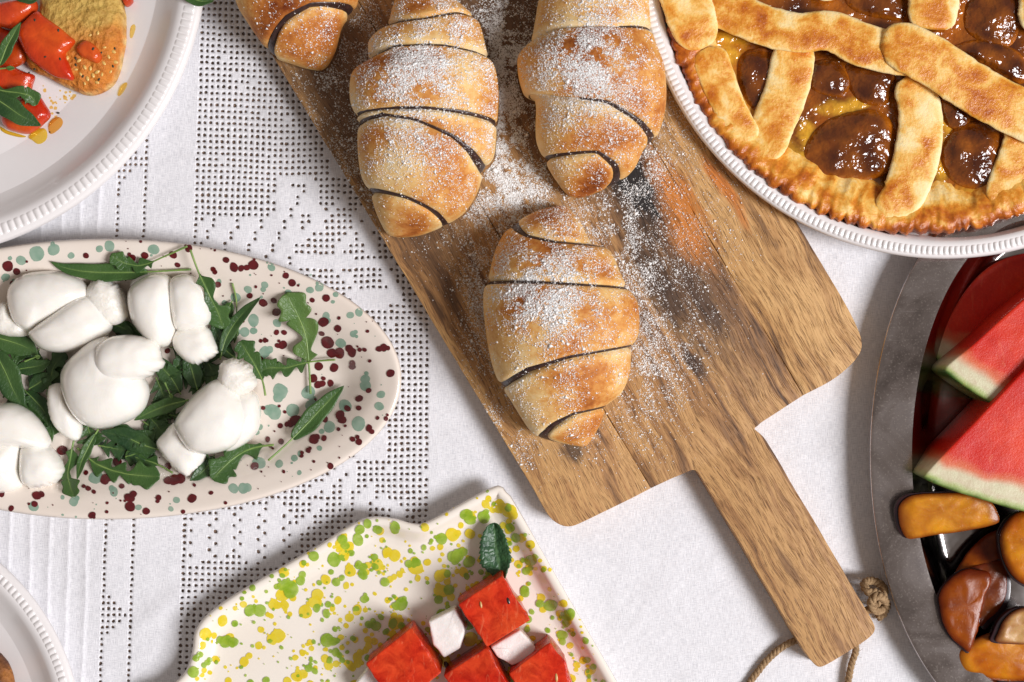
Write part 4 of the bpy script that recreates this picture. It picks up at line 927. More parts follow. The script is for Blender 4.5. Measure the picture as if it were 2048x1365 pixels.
# ================================================================ leaves
def interp(a, b, t): return [a[k] + (b[k] - a[k]) * t for k in range(3)]
G_DK, G_MD, G_LT, G_YL = (0.018, 0.060, 0.018), (0.040, 0.105, 0.022), (0.095, 0.19, 0.045), (0.17, 0.26, 0.06)
def leaf(name, label, path, width, dish, style='rocket', col=G_MD, stem=0.25, lift=0.12, group='rocket leaves on the oval platter', cat='rocket leaf', lobes=2, sd=0.0, cup=0.10, zmin=None, mat='leaf', droop=None):
    """path from the stalk end to the leaf tip, ruler units; optional third value is extra height in cm"""
    pts = [(p[0], p[1], (p[2] if len(p) > 2 else 0.0)) for p in path]
    n = 60 if style != 'plain' else 40
    q = crom(pts, n, closed=False)
    bz = []
    for x, y, e in q:
        z = (dish.zat(x, y) if dish else 0) + lift + e
        if zmin is not None: z = max(z, zmin)
        bz.append(z)
    bz = np.convolve(np.pad(bz, 4, mode='edge'), np.ones(9) / 9, 'valid')
    mid = q[len(q) // 2]; root = thing(name, label, cat, P(mid[0], mid[1], float(bz[len(q) // 2]) * CM), group)
    V = []; C = []; NV = 9; rows = []
    for i in range(n):
        u = i / (n - 1)
        if u < stem: continue
        rows.append((i, (u - stem) / (1 - stem)))
    dxy = []
    for i, s in rows:
        t = q[min(i + 1, n - 1), :2] - q[max(i - 1, 0), :2]; t /= np.linalg.norm(t) + 1e-9; nn = np.array([-t[1], t[0]])
        for k in range(NV):
            v = -1 + 2 * k / (NV - 1); side = 0 if v < 0 else 1
            if style == 'rocket':
                ph = s * lobes / 0.62 + 0.37 * side + sd
                tooth = max(0, math.sin(math.pi * (ph % 1.0))) ** 1.6
                term = sm(0.50, 0.74, s) * math.sqrt(max(0, 1 - (max(0, s - 0.72) / 0.28) ** 2.2))
                w = max(0.10 + 0.10 * s, (0.20 + 0.72 * tooth) * (1 - sm(0.55, 0.70, s)) * sm(0, 0.12, s), term * (1 + 0.20 * math.sin(s * 27 + sd * 5 + side * 2.4)))
                fwd = (0.35 * tooth * (1 - sm(0.55, 0.70, s))) * abs(v) * width
            else:
                w = math.sin(math.pi * min(1, s ** 0.8 * 0.98 + 0.02)) ** 0.75 * (1 + 0.06 * math.sin(s * 17 + side * 2 + sd)); fwd = 0
                if style == 'mint': w *= 1 + 0.07 * (abs((s * 13) % 1 - 0.3)) * 1.6 * abs(v)
            hw = width * 0.5 * w
            p = q[i, :2] + nn * (v * hw) + t * fwd * 0.5
            z = bz[i] + cup * abs(v) ** 1.5 * (w if w < 1 else 1) + 0.07 * nz(p[0] * 0.03 + sd, p[1] * 0.03, sd) * abs(v) + 0.02 * (abs(v) > 0.05)
            if dish: z = max(z, dish.zat(p[0], p[1]) + 0.06)
            V.append(P(p[0], p[1], z * CM))
            mr = max(0, 1 - abs(v) * 4.5) * (1 - 0.6 * s); base = interp(col, G_LT if col != G_LT else G_YL, 0.25 + 0.5 * nz(p[0] * 0.02, p[1] * 0.02, sd)) if True else col
            base = [max(0.004, b) for b in base]
            C.append(interp(base, (0.22, 0.32, 0.10), (0.25 if col == G_DK else 0.5) * mr))
    m_ = len(rows); F = [(r * NV + k, r * NV + k + 1, (r + 1) * NV + k + 1, (r + 1) * NV + k) for r in range(m_ - 1) for k in range(NV - 1)]
    o = make('blade', V, F, MT[mat], root, cols=C); md = o.modifiers.new('thickness', 'SOLIDIFY'); md.thickness = 0.0004; md.offset = 0
    if style != 'mint':
        c = [P(q[i, 0], q[i, 1], (float(bz[i]) + 0.0) * CM) for i in range(0, n)]
        rad = [(0.00055 if col == G_DK else 0.0008) * (1 - 0.75 * (i / (n - 1))) * (0.75 + width / 300) for i in range(n)]
        V, F = tube(c, rad, 7); make('stalk', V, F, MT['stalk'], root)
    return root
def z5(L): return [tuple([p[0] / 2.238, 450 + p[1] / 2.238] + list(p[2:])) for p in L]
RL = [
 ('rocket leaf along the top rim of the oval platter with its pale tip pointing left', [(855, 200), (620, 212), (420, 212), (300, 195), (225, 165)], 42, dict(style='plain', col=G_MD, stem=0.30, zmin=2.3, lift=0.25)),
 ('long-stalked rocket leaf on the top rim whose stalk ends at a maroon blot', [(838, 96), (740, 140), (640, 180), (560, 172), (495, 135)], 34, dict(col=G_MD, stem=0.42, lift=0.35, zmin=2.2)),
 ('dark rocket leaf tucked behind the top of the leftmost mozzarella', [(620, 215), (560, 222), (480, 215), (420, 190)], 30, dict(style='plain', col=G_DK, stem=0.05, lift=0.1)),
 ('rocket leaf with an upright stalk right of the upper middle mozzarella', [(852, 112, .3), (890, 215, .5), (935, 310, 1.2), (975, 390, 1.0), (1000, 465, .4)], 46, dict(col=G_MD, stem=0.28, lift=0.5, zmin=1.4, lobes=1, sd=.2)),
 ('thin bare rocket stalk standing upright beside the dark leaf on the platter', [(1040, 262), (1058, 340), (1058, 440), (1050, 530)], 12, dict(style='plain', col=G_LT, stem=0.6, lift=0.2)),
 ('dark curled rocket leaf slanting up to the right of the upper mozzarella', [(985, 605), (1015, 500), (1080, 405), (1165, 325)], 30, dict(style='plain', col=G_DK, stem=0.1, lift=0.7)),
 ('dark rocket leaf under the tail of the upper middle mozzarella', [(1060, 600), (1010, 560), (975, 500), (950, 430)], 34, dict(style='plain', col=G_DK, stem=0.05, lift=0.3)),
 ('broad rocket leaf touching the torn top of the right-hand mozzarella', [(1188, 765), (1172, 690), (1130, 610), (1075, 520)], 44, dict(col=G_MD, stem=0.22, lift=0.9, lobes=1, sd=.35)),
 ('rocket leaf with side lobes lying across the light leaf stalk', [(1500, 604), (1380, 615), (1280, 640), (1210, 640), (1165, 655)], 40, dict(col=G_MD, stem=0.34, lift=0.4, lobes=2, sd=.1)),
 ('light green lobed rocket leaf upright on the bare right side of the platter', [(1390, 757), (1382, 620), (1368, 500), (1330, 400), (1275, 310)], 66, dict(col=G_LT, stem=0.26, lift=0.3, lobes=1.4, sd=.15, cup=.18)),
 ('single pointed rocket leaf at the lower right of the platter with long thin stalk', [(1200, 1055), (1290, 975), (1370, 895), (1450, 810), (1540, 720)], 46, dict(style='plain', col=G_MD, stem=0.30, lift=0.25)),
 ('rocket leaf fanning out below the right-hand mozzarella with stalk to the right', [(1225, 985), (1130, 1000), (1040, 1050), (950, 1140)], 56, dict(col=G_MD, stem=0.10, lift=0.3, lobes=1, sd=.4)),
 ('deeply cut rocket leaf lying bottom centre of the platter below the big mozzarella', [(345, 998), (420, 1062), (500, 1098), (590, 1118), (715, 1128)], 50, dict(col=G_MD, stem=0.14, lift=0.35, lobes=3, sd=.25)),
 ('round-ended rocket leaf hanging down at the platter bottom beside the lower left mozzarella', [(330, 965), (312, 1060), (305, 1130), (330, 1218)], 36, dict(col=G_MD, stem=0.1, lift=0.4, lobes=1, sd=.2)),
 ('narrow rocket leaf hanging down just right of the round-ended one', [(440, 915), (400, 985), (365, 1060), (345, 1140)], 24, dict(style='plain', col=G_MD, stem=0.1, lift=0.45)),
 ('broad dark rocket leaf emerging below the big central mozzarella', [(720, 1010), (640, 985), (560, 950), (450, 925)], 50, dict(style='plain', col=G_DK, stem=0.06, lift=0.5)),
 ('smooth rocket leaf reaching from the big central mozzarella toward the right-hand one', [(845, 785), (760, 805), (680, 835), (600, 875)], 34, dict(style='plain', col=G_MD, stem=0.05, lift=0.8)),
 ('dark rocket leaf right of the torn fold of the big central mozzarella', [(810, 760), (770, 690), (720, 630), (690, 570)], 48, dict(style='plain', col=G_DK, stem=0.05, lift=0.4)),
 ('dark rocket leaf between the three mozzarellas under a pale stalk', [(885, 740), (870, 690), (850, 620), (830, 560)], 44, dict(style='plain', col=G_DK, stem=0.05, lift=0.5)),
 ('short pale rocket stalk sticking up between the two central mozzarellas', [(738, 706), (755, 745), (772, 778)], 8, dict(style='plain', col=G_YL, stem=0.7, lift=0.9)),
 ('dark leaf with pale rib at the left edge below the leftmost mozzarella', [(-40, 500), (40, 520), (110, 545), (170, 580)], 60, dict(style='plain', col=G_DK, stem=0.02, lift=0.7)),
 ('glossy dark leaf at the left edge above the cropped mozzarella', [(-30, 560), (20, 650), (60, 740), (110, 830)], 62, dict(style='plain', col=G_DK, stem=0.02, lift=0.9)),
 ('dark rocket leaf left of the big mozzarella, lying across', [(60, 650), (120, 640), (180, 630), (230, 610)], 36, dict(style='plain', col=G_DK, stem=0.05, lift=0.6)),
 ('small pale cut stalk left of the big central mozzarella', [(110, 612), (145, 598), (180, 588)], 10, dict(style='plain', col=G_YL, stem=0.7, lift=1.1)),
 ('curly dark rocket leaf squeezed between the leftmost and big mozzarella', [(210, 760), (225, 690), (245, 630), (290, 570)], 34, dict(col=G_DK, stem=0.05, lift=0.5, lobes=2)),
 ('dark rocket leaf behind the left tail of the big mozzarella', [(110, 740), (160, 790), (200, 840), (215, 900)], 40, dict(style='plain', col=G_DK, stem=0.05, lift=0.3)),
 ('dark rocket leaf beneath the left side of the right-hand mozzarella', [(640, 880), (700, 920), (760, 960), (820, 1000)], 56, dict(style='plain', col=G_DK, stem=0.03, lift=0.2)),
 ('rocket leaf with a bare stalk end pointing at the bottom tail of the right-hand mozzarella', [(772, 1110), (720, 1080), (660, 1055), (560, 1030)], 34, dict(col=G_MD, stem=0.28, lift=0.35, lobes=1)),
 ('small dark leaf tips showing under the bottom tail of the right-hand mozzarella', [(960, 1030), (930, 1080), (900, 1110), (850, 1145)], 34, dict(style='plain', col=G_DK, stem=0.05, lift=0.2)),
 ('dark rocket leaf under the right tail of the leftmost mozzarella', [(500, 430), (540, 460), (580, 480), (640, 510)], 40, dict(style='plain', col=G_DK, stem=0.05, lift=0.15)),
 ('dark rocket leaf filling the gap above the right-hand mozzarella', [(900, 600), (930, 650), (950, 690), (940, 760)], 40, dict(style='plain', col=G_DK, stem=0.05, lift=0.2)),
 ('dark rocket leaf at the right flank of the upper middle mozzarella', [(1040, 340), (1010, 400), (1000, 450), (1030, 520)], 36, dict(style='plain', col=G_DK, stem=0.05, lift=0.25)),
 ('dark leaf hidden low between the cropped and the big mozzarella', [(100, 850), (170, 880), (210, 930), (230, 980)], 44, dict(style='plain', col=G_DK, stem=0.03, lift=0.15)),
 ('rocket leaf showing through the gap below the broad dark leaf', [(500, 960), (560, 1010), (620, 1040), (700, 1060)], 40, dict(col=G_DK, stem=0.05, lift=0.15, lobes=2)),
]
KN = [(280, 390, 'wide two-lobed mozzarella'), (770, 410, 'rounded upper mozzarella'), (470, 720, 'large twisted mozzarella'), (960, 860, 'upright right-hand mozzarella'), (80, 1000, 'cropped mozzarella')]; SEEN = {}
for bx_, by_, ba_ in [(60, 560, .4), (150, 610, 2.0), (60, 760, 1.2), (180, 700, -.6), (240, 650, 1.0), (560, 930, .3), (640, 960, -.5), (700, 900, .9), (740, 820, 2.2), (800, 860, .2), (720, 740, 1.2), (780, 640, -.7), (850, 690, .5), (930, 620, 1.1), (960, 560, -.3), (540, 460, .4), (600, 540, 1.4), (400, 930, 1.3), (500, 1000, .2), (620, 1020, -.3), (900, 1060, .6), (1020, 480, 1.9), (230, 880, 1.5), (160, 830, .8), (-20, 640, 1.0), (820, 560, .2)]:
    dx_, dy_ = 62 * math.cos(ba_), 62 * math.sin(ba_)
    kx_, ky_, kn_ = min(KN, key=lambda t: math.hypot(t[0] - bx_, t[1] - by_)); an_ = int(round(math.atan2(by_ - ky_, bx_ - kx_) / (math.pi / 4))) % 8
    side_ = ('right', 'lower right', 'bottom', 'lower left', 'left', 'upper left', 'top', 'upper right')[an_]
    key_ = (kn_, side_); SEEN[key_] = SEEN.get(key_, 0) + 1
    lab_ = ('dark rocket leaf half buried at the %s of the %s', 'second dark rocket leaf crowded in at the %s of the %s', 'third dark rocket leaf crowded in at the %s of the %s', 'fourth dark rocket leaf crowded in at the %s of the %s', 'fifth dark rocket leaf crowded in at the %s of the %s')[SEEN[key_] - 1] % (side_, kn_)
    RL.append((lab_, [(bx_ - dx_, by_ - dy_), (bx_ - dx_ * .3, by_ - dy_ * .4), (bx_ + dx_ * .4, by_ + dy_ * .3), (bx_ + dx_, by_ + dy_)], random.choice((34, 44, 52)), dict(style=random.choice(('plain', 'rocket', 'rocket')), col=G_DK, stem=0.05, lift=0.12 + 0.35 * random.random(), cup=random.uniform(0.05, 0.35), group='buried rocket leaves')))
for k, (lab, pth, w, kw) in enumerate(RL): leaf('rocket_leaf', lab, z5(pth), w * (0.86 if kw.get('style') == 'plain' else 1), oval, **{**dict(sd=k * 0.37 % 1), **kw})

# ================================================================ mozzarella knots
def lobe(o, zb, ht, hb, name, root, ang=0.0, ragged=None, seed=0, mat='mozz', q=0.72, amp=0.05, n=84, tilt=(0, 0), rings=18):
    pts = z5(o); V, F, S = inflate(pts, zb, ht, hb, n, rings, q, amp=amp, fr=70, ragged=ragged, seed=seed, tilt=tilt)
    ca, sa = math.cos(ang), math.sin(ang); uv = [((v[0] * ca - v[1] * sa) * 20 + nz(v[0] * 30, v[1] * 30) * .3, (v[0] * sa + v[1] * ca) * 20 + 0.25 * nz(v[0] * 40, v[1] * 40, seed)) for v in V]
    return make(name, V, F, MT[mat], root, uvs=uv)
rg = lambda amt: (lambda x, y: amt)
def rgd(cx, cy, R, amt):
    cx, cy, R = cx / 2.238, 450 + cy / 2.238, R / 2.238
    return lambda x, y: amt if math.hypot(x - cx, y - cy) < R else 0.6
def mz(label, c): return thing('mozzarella_knot', label, 'mozzarella', P(c[0] / 2.238, 450 + c[1] / 2.238, 0.7 * CM), 'mozzarella knots on the platter')
m = mz('wide two-lobed mozzarella knot at the upper left of the oval platter', (280, 390))
lobe([(-30, 380), (30, 345), (60, 400), (140, 470), (110, 500), (40, 498), (-20, 470)], 1.6, 1.0, 0.8, 'torn_tail', m, .3, rgd(0, 390, 60, 3), 1, 'torn', amp=.14)
lobe([(385, 300), (410, 262), (450, 242), (520, 262), (556, 310), (575, 370), (560, 425), (505, 452), (450, 430), (400, 370)], 1.8, 1.15, 1.1, 'torn_tail', m, .8, rgd(500, 240, 130, 3.0), 2, 'torn', amp=.16)
lobe([(38, 330), (55, 265), (120, 218), (240, 206), (340, 232), (402, 285), (400, 330), (300, 400), (200, 450), (130, 480), (65, 430)], 1.9, 1.75, 1.2, 'fold', m, 1.2, rg(.4), 3)
lobe([(135, 495), (160, 460), (240, 400), (330, 335), (395, 315), (450, 345), (495, 420), (500, 470), (455, 515), (380, 548), (280, 572), (190, 555)], 1.95, 1.85, 1.25, 'fold', m, 2.3, rg(.4), 4)
m = mz('rounded mozzarella knot at the upper middle of the oval platter', (770, 410))
lobe([(590, 290), (600, 240), (680, 215), (720, 230), (650, 300)], 1.6, .9, .8, 'torn_tail', m, 0, rg(2.2), 5, 'torn', amp=.12)
lobe([(772, 505), (800, 465), (870, 440), (930, 460), (958, 510), (975, 572), (930, 608), (872, 625), (822, 604), (785, 560)], 1.7, 1.15, 1.0, 'torn_tail', m, .9, rgd(920, 620, 90, 3), 6, 'mozz', amp=.08)
lobe([(760, 300), (775, 235), (850, 222), (920, 268), (952, 350), (945, 432), (880, 470), (800, 475), (770, 400)], 1.9, 1.75, 1.2, 'fold', m, 0.2, rg(.4), 7)
lobe([(577, 330), (600, 265), (680, 222), (750, 226), (785, 275), (795, 370), (788, 480), (745, 546), (670, 520), (600, 440)], 2.0, 1.95, 1.3, 'fold', m, 0.5, rg(.4), 8)
m = mz('large twisted mozzarella knot with a wide torn flap in the platter centre', (470, 720))
lobe([(218, 735), (240, 712), (285, 715), (310, 790), (365, 890), (350, 965), (290, 945), (240, 885), (218, 800)], 1.5, 1.0, .8, 'torn_tail', m, 1.4, rgd(220, 800, 100, 2.2), 9, 'mozz', amp=.12)
lobe([(278, 680), (300, 620), (360, 560), (430, 508), (500, 505), (560, 600), (650, 690), (668, 765), (630, 845), (540, 895), (430, 912), (350, 870), (295, 780)], 2.1, 2.2, 1.4, 'fold', m, 1.9, rg(.4), 10)
lobe([(425, 615), (445, 545), (500, 502), (580, 492), (650, 505), (705, 535), (722, 590), (728, 632), (690, 668), (640, 692), (560, 705), (480, 692), (440, 660)], 3.0, 1.5, 1.4, 'torn_flap', m, .1, rgd(735, 590, 110, 3.4), 11, 'mozz', amp=.08, tilt=(-0.12, 0))
m = mz('upright mozzarella knot with a bobble on top at the right of the group', (960, 860))
lobe([(702, 985), (735, 930), (790, 880), (850, 930), (918, 1010), (908, 1070), (842, 1128), (770, 1078)], 1.5, 1.05, .8, 'torn_tail', m, 2.2, rgd(780, 1090, 120, 2.4), 12, 'mozz', amp=.10)
lobe([(1030, 760), (1100, 742), (1150, 760), (1168, 840), (1155, 920), (1100, 980), (1010, 1010), (1000, 900)], 1.75, 1.35, 1.0, 'fold', m, 1.0, rg(.4), 13)
lobe([(785, 900), (830, 810), (900, 735), (980, 690), (1060, 735), (1115, 825), (1112, 915), (1050, 992), (940, 1026), (850, 1008)], 2.1, 2.05, 1.4, 'fold', m, 2.0, rg(.4), 14)
lobe([(982, 660), (995, 615), (1050, 598), (1115, 632), (1150, 705), (1115, 750), (1060, 765), (1005, 735), (982, 700)], 2.2, 1.2, 1.2, 'torn_tail', m, .7, rgd(1060, 620, 110, 2.8), 15, 'torn', amp=.15)
m = mz('mozzarella knot cropped by the left frame edge at the bottom of the platter', (80, 1000))
lobe([(-150, 880), (-60, 815), (50, 797), (130, 830), (195, 900), (228, 985), (170, 1000), (60, 1000), (-60, 1010), (-150, 980)], 2.0, 1.9, 1.3, 'fold', m, .6, rg(.4), 16)
lobe([(-140, 980), (-20, 962), (70, 965), (110, 990), (105, 1090), (108, 1160), (50, 1196), (-60, 1195), (-140, 1120)], 1.9, 1.7, 1.2, 'fold', m, .1, rg(.4), 17)
lobe([(98, 1010), (115, 975), (170, 962), (235, 1000), (283, 1078), (272, 1138), (210, 1172), (130, 1175), (95, 1120)], 1.8, 1.5, 1.1, 'torn_tail', m, .5, rgd(230, 1160, 120, 3), 18, 'mozz', amp=.09)

# ================================================================ melon and feta cubes on the tray
RED, RED2 = (0.66, 0.030, 0.008), (0.58, 0.022, 0.006)
def z7(L): return [(340 + x / 2.226, 950 + y / 2.226) for x, y in L]
PARTS = {}
def cube(name, label, cat, poly, z0, z1, mat, col=None, shift=(0, 0), amp=0.10, bev=0.10, group=None, r=5, sd=0, grid=True):
    pl = rounded(poly, r, 4); pl = ccw(pl); out = []
    for i in range(len(pl)):
        a, b_ = pl[i], pl[(i + 1) % len(pl)]; m_ = max(1, int(np.linalg.norm(b_ - a) / 7))
        for t in range(m_): out.append(a + (b_ - a) * t / m_)
    out = np.array(out); c = out.mean(0); n_ = len(out)
    V, F = prism(out, z0, z1, bev, shift, amp, sd); F.pop()          # open top, close with rings
    base = len(V) - n_
    top = [V[base + i] for i in range(n_)]; cw = Vector((sum(v[0] for v in top) / n_, sum(v[1] for v in top) / n_, z1 * CM)); prev = base
    for s in (0.85, 0.68, 0.5, 0.3, 0.12):
        k = len(V)
        for i in range(n_):
            p = cw + (Vector(top[i]) - cw) * s; p.z = z1 * CM + 0.06 * CM * nz(p.x * 120 + sd, p.y * 120) ; V.append(tuple(p))
        for i in range(n_): F.append((prev + i, prev + (i + 1) % n_, k + (i + 1) % n_, k + i))
        prev = k
    F.append(tuple(range(prev, prev + n_)))
    root = thing(name, label, cat, P(c[0], c[1], z0 * CM), group); cols = None
    if col: cols = [interp(col, (0.72, 0.085, 0.020), max(0, min(1, 0.25 + 0.9 * nz(v[0] * 50 + sd, v[1] * 50, v[2] * 30)))) for v in V]
    root['body_part'] = 1; PARTS[root.name] = make('flesh' if col else 'block', V, F, mat, root, cols=cols, auto=60); del root['body_part']; return root
def seedlet(root, x, y, z, rx, ry, ang, mat, name='seed'):
    V = []; F = []; n_ = 10
    for a in range(6):
        f = math.pi * a / 5
        for b_ in range(n_):
            g_ = 2 * math.pi * b_ / n_; lx, ly, lz = rx * math.cos(f), ry * math.sin(f) * math.cos(g_), ry * 0.6 * math.sin(f) * math.sin(g_)
            w = P(x + lx * math.cos(ang) - ly * math.sin(ang), y + lx * math.sin(ang) + ly * math.cos(ang), z * CM); V.append((w.x, w.y, z * CM + lz * PX))
    make(name, V, ringfaces(6, n_), mat, PARTS.get(root.name, root))
w1 = cube('melon_cube', 'red watermelon cube with dark seed marks, touching the mint leaf', 'watermelon', z7([(1280, 578), (1478, 448), (1604, 648), (1412, 768)]), 0.62, 3.5, MT['meloncube'], RED, (-4, 0), group='watermelon cubes on the tray', sd=1)
seedlet(w1, 1016, 1202, 3.45, 11, 5, 1.3, MT['seed']); seedlet(w1, 933, 1232, 2.9, 12, 5, 1.1, MT['seed']); seedlet(w1, 962, 1210, 3.5, 7, 2.4, 1.4, MT['paleseed'])
w2 = cube('melon_cube', 'leftmost red watermelon cube on the spattered tray', 'watermelon', z7([(868, 842), (1072, 680), (1212, 878), (1010, 1040)]), 0.62, 3.4, MT['meloncube'], RED, (0, 0), group='watermelon cubes on the tray', sd=4)
w3 = cube('melon_cube', 'middle watermelon cube of the bottom row, corner to corner with the seeded one', 'watermelon', z7([(1216, 892), (1408, 768), (1520, 955), (1330, 1085)]), 0.62, 3.45, MT['meloncube'], RED2, (0, 0), group='watermelon cubes on the tray', sd=7)
w4 = cube('melon_cube', 'rightmost red watermelon cube with one pale seed, below the feta', 'watermelon', z7([(1508, 884), (1692, 745), (1756, 830), (1800, 960), (1620, 1070)]), 0.62, 3.3, MT['meloncube'], RED, (0, 0), group='watermelon cubes on the tray', sd=10)
seedlet(w4, 1113, 1356, 3.3, 9, 3, 1.5, MT['paleseed'])
seedlet(tY, 893, 1331, 0.75, 8, 5, 1.2, MT['seed'], 'stray_seed') if False else None
s_ = thing('melon_seed', 'loose black watermelon seed wedged between the cubes', 'seed', P(893, 1331, 0.7 * CM)); seedlet(s_, 893, 1331, 1.6, 9, 5, 1.2, MT['seed'], 'husk')
FG = 'feta cubes on the tray'
cube('feta_cube', 'white feta cube standing alone left of the seeded melon cube', 'feta', z7([(1146, 655), (1268, 594), (1312, 690), (1296, 772), (1222, 815), (1172, 760)]), 0.62, 2.5, MT['feta'], None, (3, 2), 0.10, 0.16, FG, 5, 2)
cube('feta_cube', 'white feta cube wedged under the right of the seeded melon cube', 'feta', z7([(1425, 768), (1558, 688), (1632, 772), (1608, 815), (1522, 852), (1462, 812)]), 0.62, 2.5, MT['feta'], None, (-3, 3), 0.10, 0.16, FG, 5, 5)
cube('feta_cube', 'white feta cube cropped by the bottom edge left of the melon cubes', 'feta', z7([(820, 935), (878, 862), (960, 900), (950, 1000), (860, 1010)]), 0.62, 2.0, MT['feta'], None, (0, 0), 0.08, 0.16, FG, 5, 8)
mint = thing('mint_leaf', 'dark green toothed mint leaf above the melon cubes', 'mint leaf', P(1000, 1110, 0.8 * CM))
def mintblade(path, wl, wr, sd, zz):
    q = crom(path, 70, closed=False); V = []; C = []; NV = 13
    for i in range(70):
        s = i / 69; t = q[min(i + 1, 69), :2] - q[max(i - 1, 0), :2]; t /= np.linalg.norm(t); nn = np.array([-t[1], t[0]])
        env = min(1.0, 2.6 * s + 0.22) * math.sqrt(max(0, 1 - max(0, (s - 0.30) / 0.70) ** 2.0)); tooth = 1 + 0.17 * (1 - ((s * 12) % 1))
        for k in range(NV):
            v = -1 + 2 * k / (NV - 1); hw = (wl if v < 0 else wr) * env * (tooth if abs(v) > 0.95 else 1)
            p = q[i, :2] + nn * v * hw; vein = max(0, 1 - abs(((s - abs(v) * 0.16) * 8) % 1 - 0.5) * 5) * 0.5
            z = zz + q[i, 2] + 0.35 * abs(v) ** 1.3 - 0.05 * vein + 0.06 * nz(p[0] * .05, p[1] * .05, sd); V.append(P(p[0], p[1], z * CM))
            b = (0.018, 0.062, 0.026); C.append(interp(interp(b, (0.035, 0.11, 0.035), 0.5 + nz(p[0] * .05, p[1] * .05)), (0.10, 0.20, 0.08), 0.8 if abs(v) < 0.02 else vein * 0.4))
    F = [(r * NV + k, r * NV + k + 1, (r + 1) * NV + k + 1, (r + 1) * NV + k) for r in range(69) for k in range(NV - 1)]
    o = make('blade', V, F, MT['mint'], mint, cols=C); md = o.modifiers.new('thickness', 'SOLIDIFY'); md.thickness = 0.0005
mintblade([(1004, 1158, 0.5), (998, 1128, 0.35), (992, 1092, 0.25), (988, 1047, 0.1)], 33, 24, 1.0, 1.0)
V, F = tube([P(1004, 1158, 1.5 * CM), P(1002, 1162, 1.4 * CM), P(1006, 1172, 1.2 * CM)], 0.0008, 6); make('stalk', V, F, MT['stalk'], mint)

# ================================================================ watermelon wedges and plums on steel
def melon_wedge(label, outline, rind, z0, z1, sd):
    """outline of the cut face; rind polyline = the skin edge"""
    o = ccw(crom(outline, 130)); c = o.mean(0); n_ = len(o); V = []; C = []
    prof = [(0.94, z0), (0.965, z0 + 0.1)] + [(0.965 + 0.035 * f, z0 + 0.1 + (z1 - z0 - 0.25) * f) for f in (0.25, 0.5, 0.75, 1.0)] + [(0.997, z1 - 0.1), (0.988, z1 - 0.02)] + [(s, z1) for s in np.linspace(0.97, 0.03, 34)]
    for s, z in prof:
        for i in range(n_):
            p = c + (o[i] - c) * s; zz = z + (0.02 * nz(p[0] * .03, p[1] * .03, sd) + 0.008 * nz(p[0] * .09, p[1] * .09, sd) if s < .985 else 0)
            w = P(p[0], p[1], z1 * CM); V.append((w.x, w.y, zz * CM))
            d = 1.4 * segd(p[0], p[1], rind) * (1 + 0.25 * nz(p[0] * .02, p[1] * .02, 4)) + 5 * nz(p[0] * .05, p[1] * .05, 1)
            G0, G1, W0, PK = (0.035, 0.10, 0.015), (0.36, 0.46, 0.14), (0.64, 0.60, 0.40), (0.66, 0.15, 0.06)
            R0 = interp((0.55, 0.006, 0.004), (0.70, 0.040, 0.010), 0.5 + 0.8 * nz(p[0] * .012, p[1] * .012, sd))
            if d < 4: k = G0
            elif d < 14: k = interp(G0, G1, (d - 4) / 10)
            elif d < 26: k = interp(G1, W0, (d - 14) / 12)
            elif d < 52: k = W0
            elif d < 74: k = interp(W0, PK, (d - 52) / 22)
            elif d < 98: k = interp(PK, R0, (d - 74) / 24)
            else: k = R0
            C.append(k)
    F = ringfaces(len(prof), n_); F.append(tuple(reversed(range(n_)))); F.append(tuple(range((len(prof) - 1) * n_, len(prof) * n_)))
    root = thing('watermelon_wedge', label, 'watermelon', P(c[0], c[1], z0 * CM), 'watermelon wedges on the steel platter'); make('flesh', V, F, MT['melon'], root, cols=C); return root
melon_wedge('front watermelon wedge on the steel platter, its rind just above the plums', [(1846, 955), (1850, 948), (1890, 905), (1960, 832), (2048, 740), (2150, 640), (2250, 700), (2330, 860), (2310, 960), (2230, 1010), (2120, 1032), (2040, 1022), (1971, 1002), (1906, 982), (1860, 964)], [(1840, 955), (1906, 986), (1971, 1006), (2040, 1026), (2120, 1036), (2230, 1014), (2330, 960)], 0.4, 4.8, 2.0)
melon_wedge('added low slice standing in for the watermelon reflection at the back of the steel platter under the tart dish', [(1872, 716), (1884, 668), (1912, 612), (1950, 560), (1996, 524), (2060, 505), (2140, 500), (2200, 560), (2180, 680), (2060, 730), (1950, 735), (1890, 728)], [(1868, 720), (1890, 735), (1950, 742)], 0.36, 0.75, 9.0)  # added slice, imitates the red reflection of the wedges in the polished well
melon_wedge('rear watermelon wedge on the steel platter, partly behind the front one', [(1888, 742), (1893, 732), (1950, 685), (2048, 598), (2160, 520), (2260, 560), (2320, 680), (2280, 800), (2200, 860), (2060, 846), (1980, 806), (1930, 774), (1897, 750)], [(1884, 742), (1930, 778), (1980, 811), (2060, 851), (2200, 866), (2290, 806)], 0.4, 4.3, 6.0)

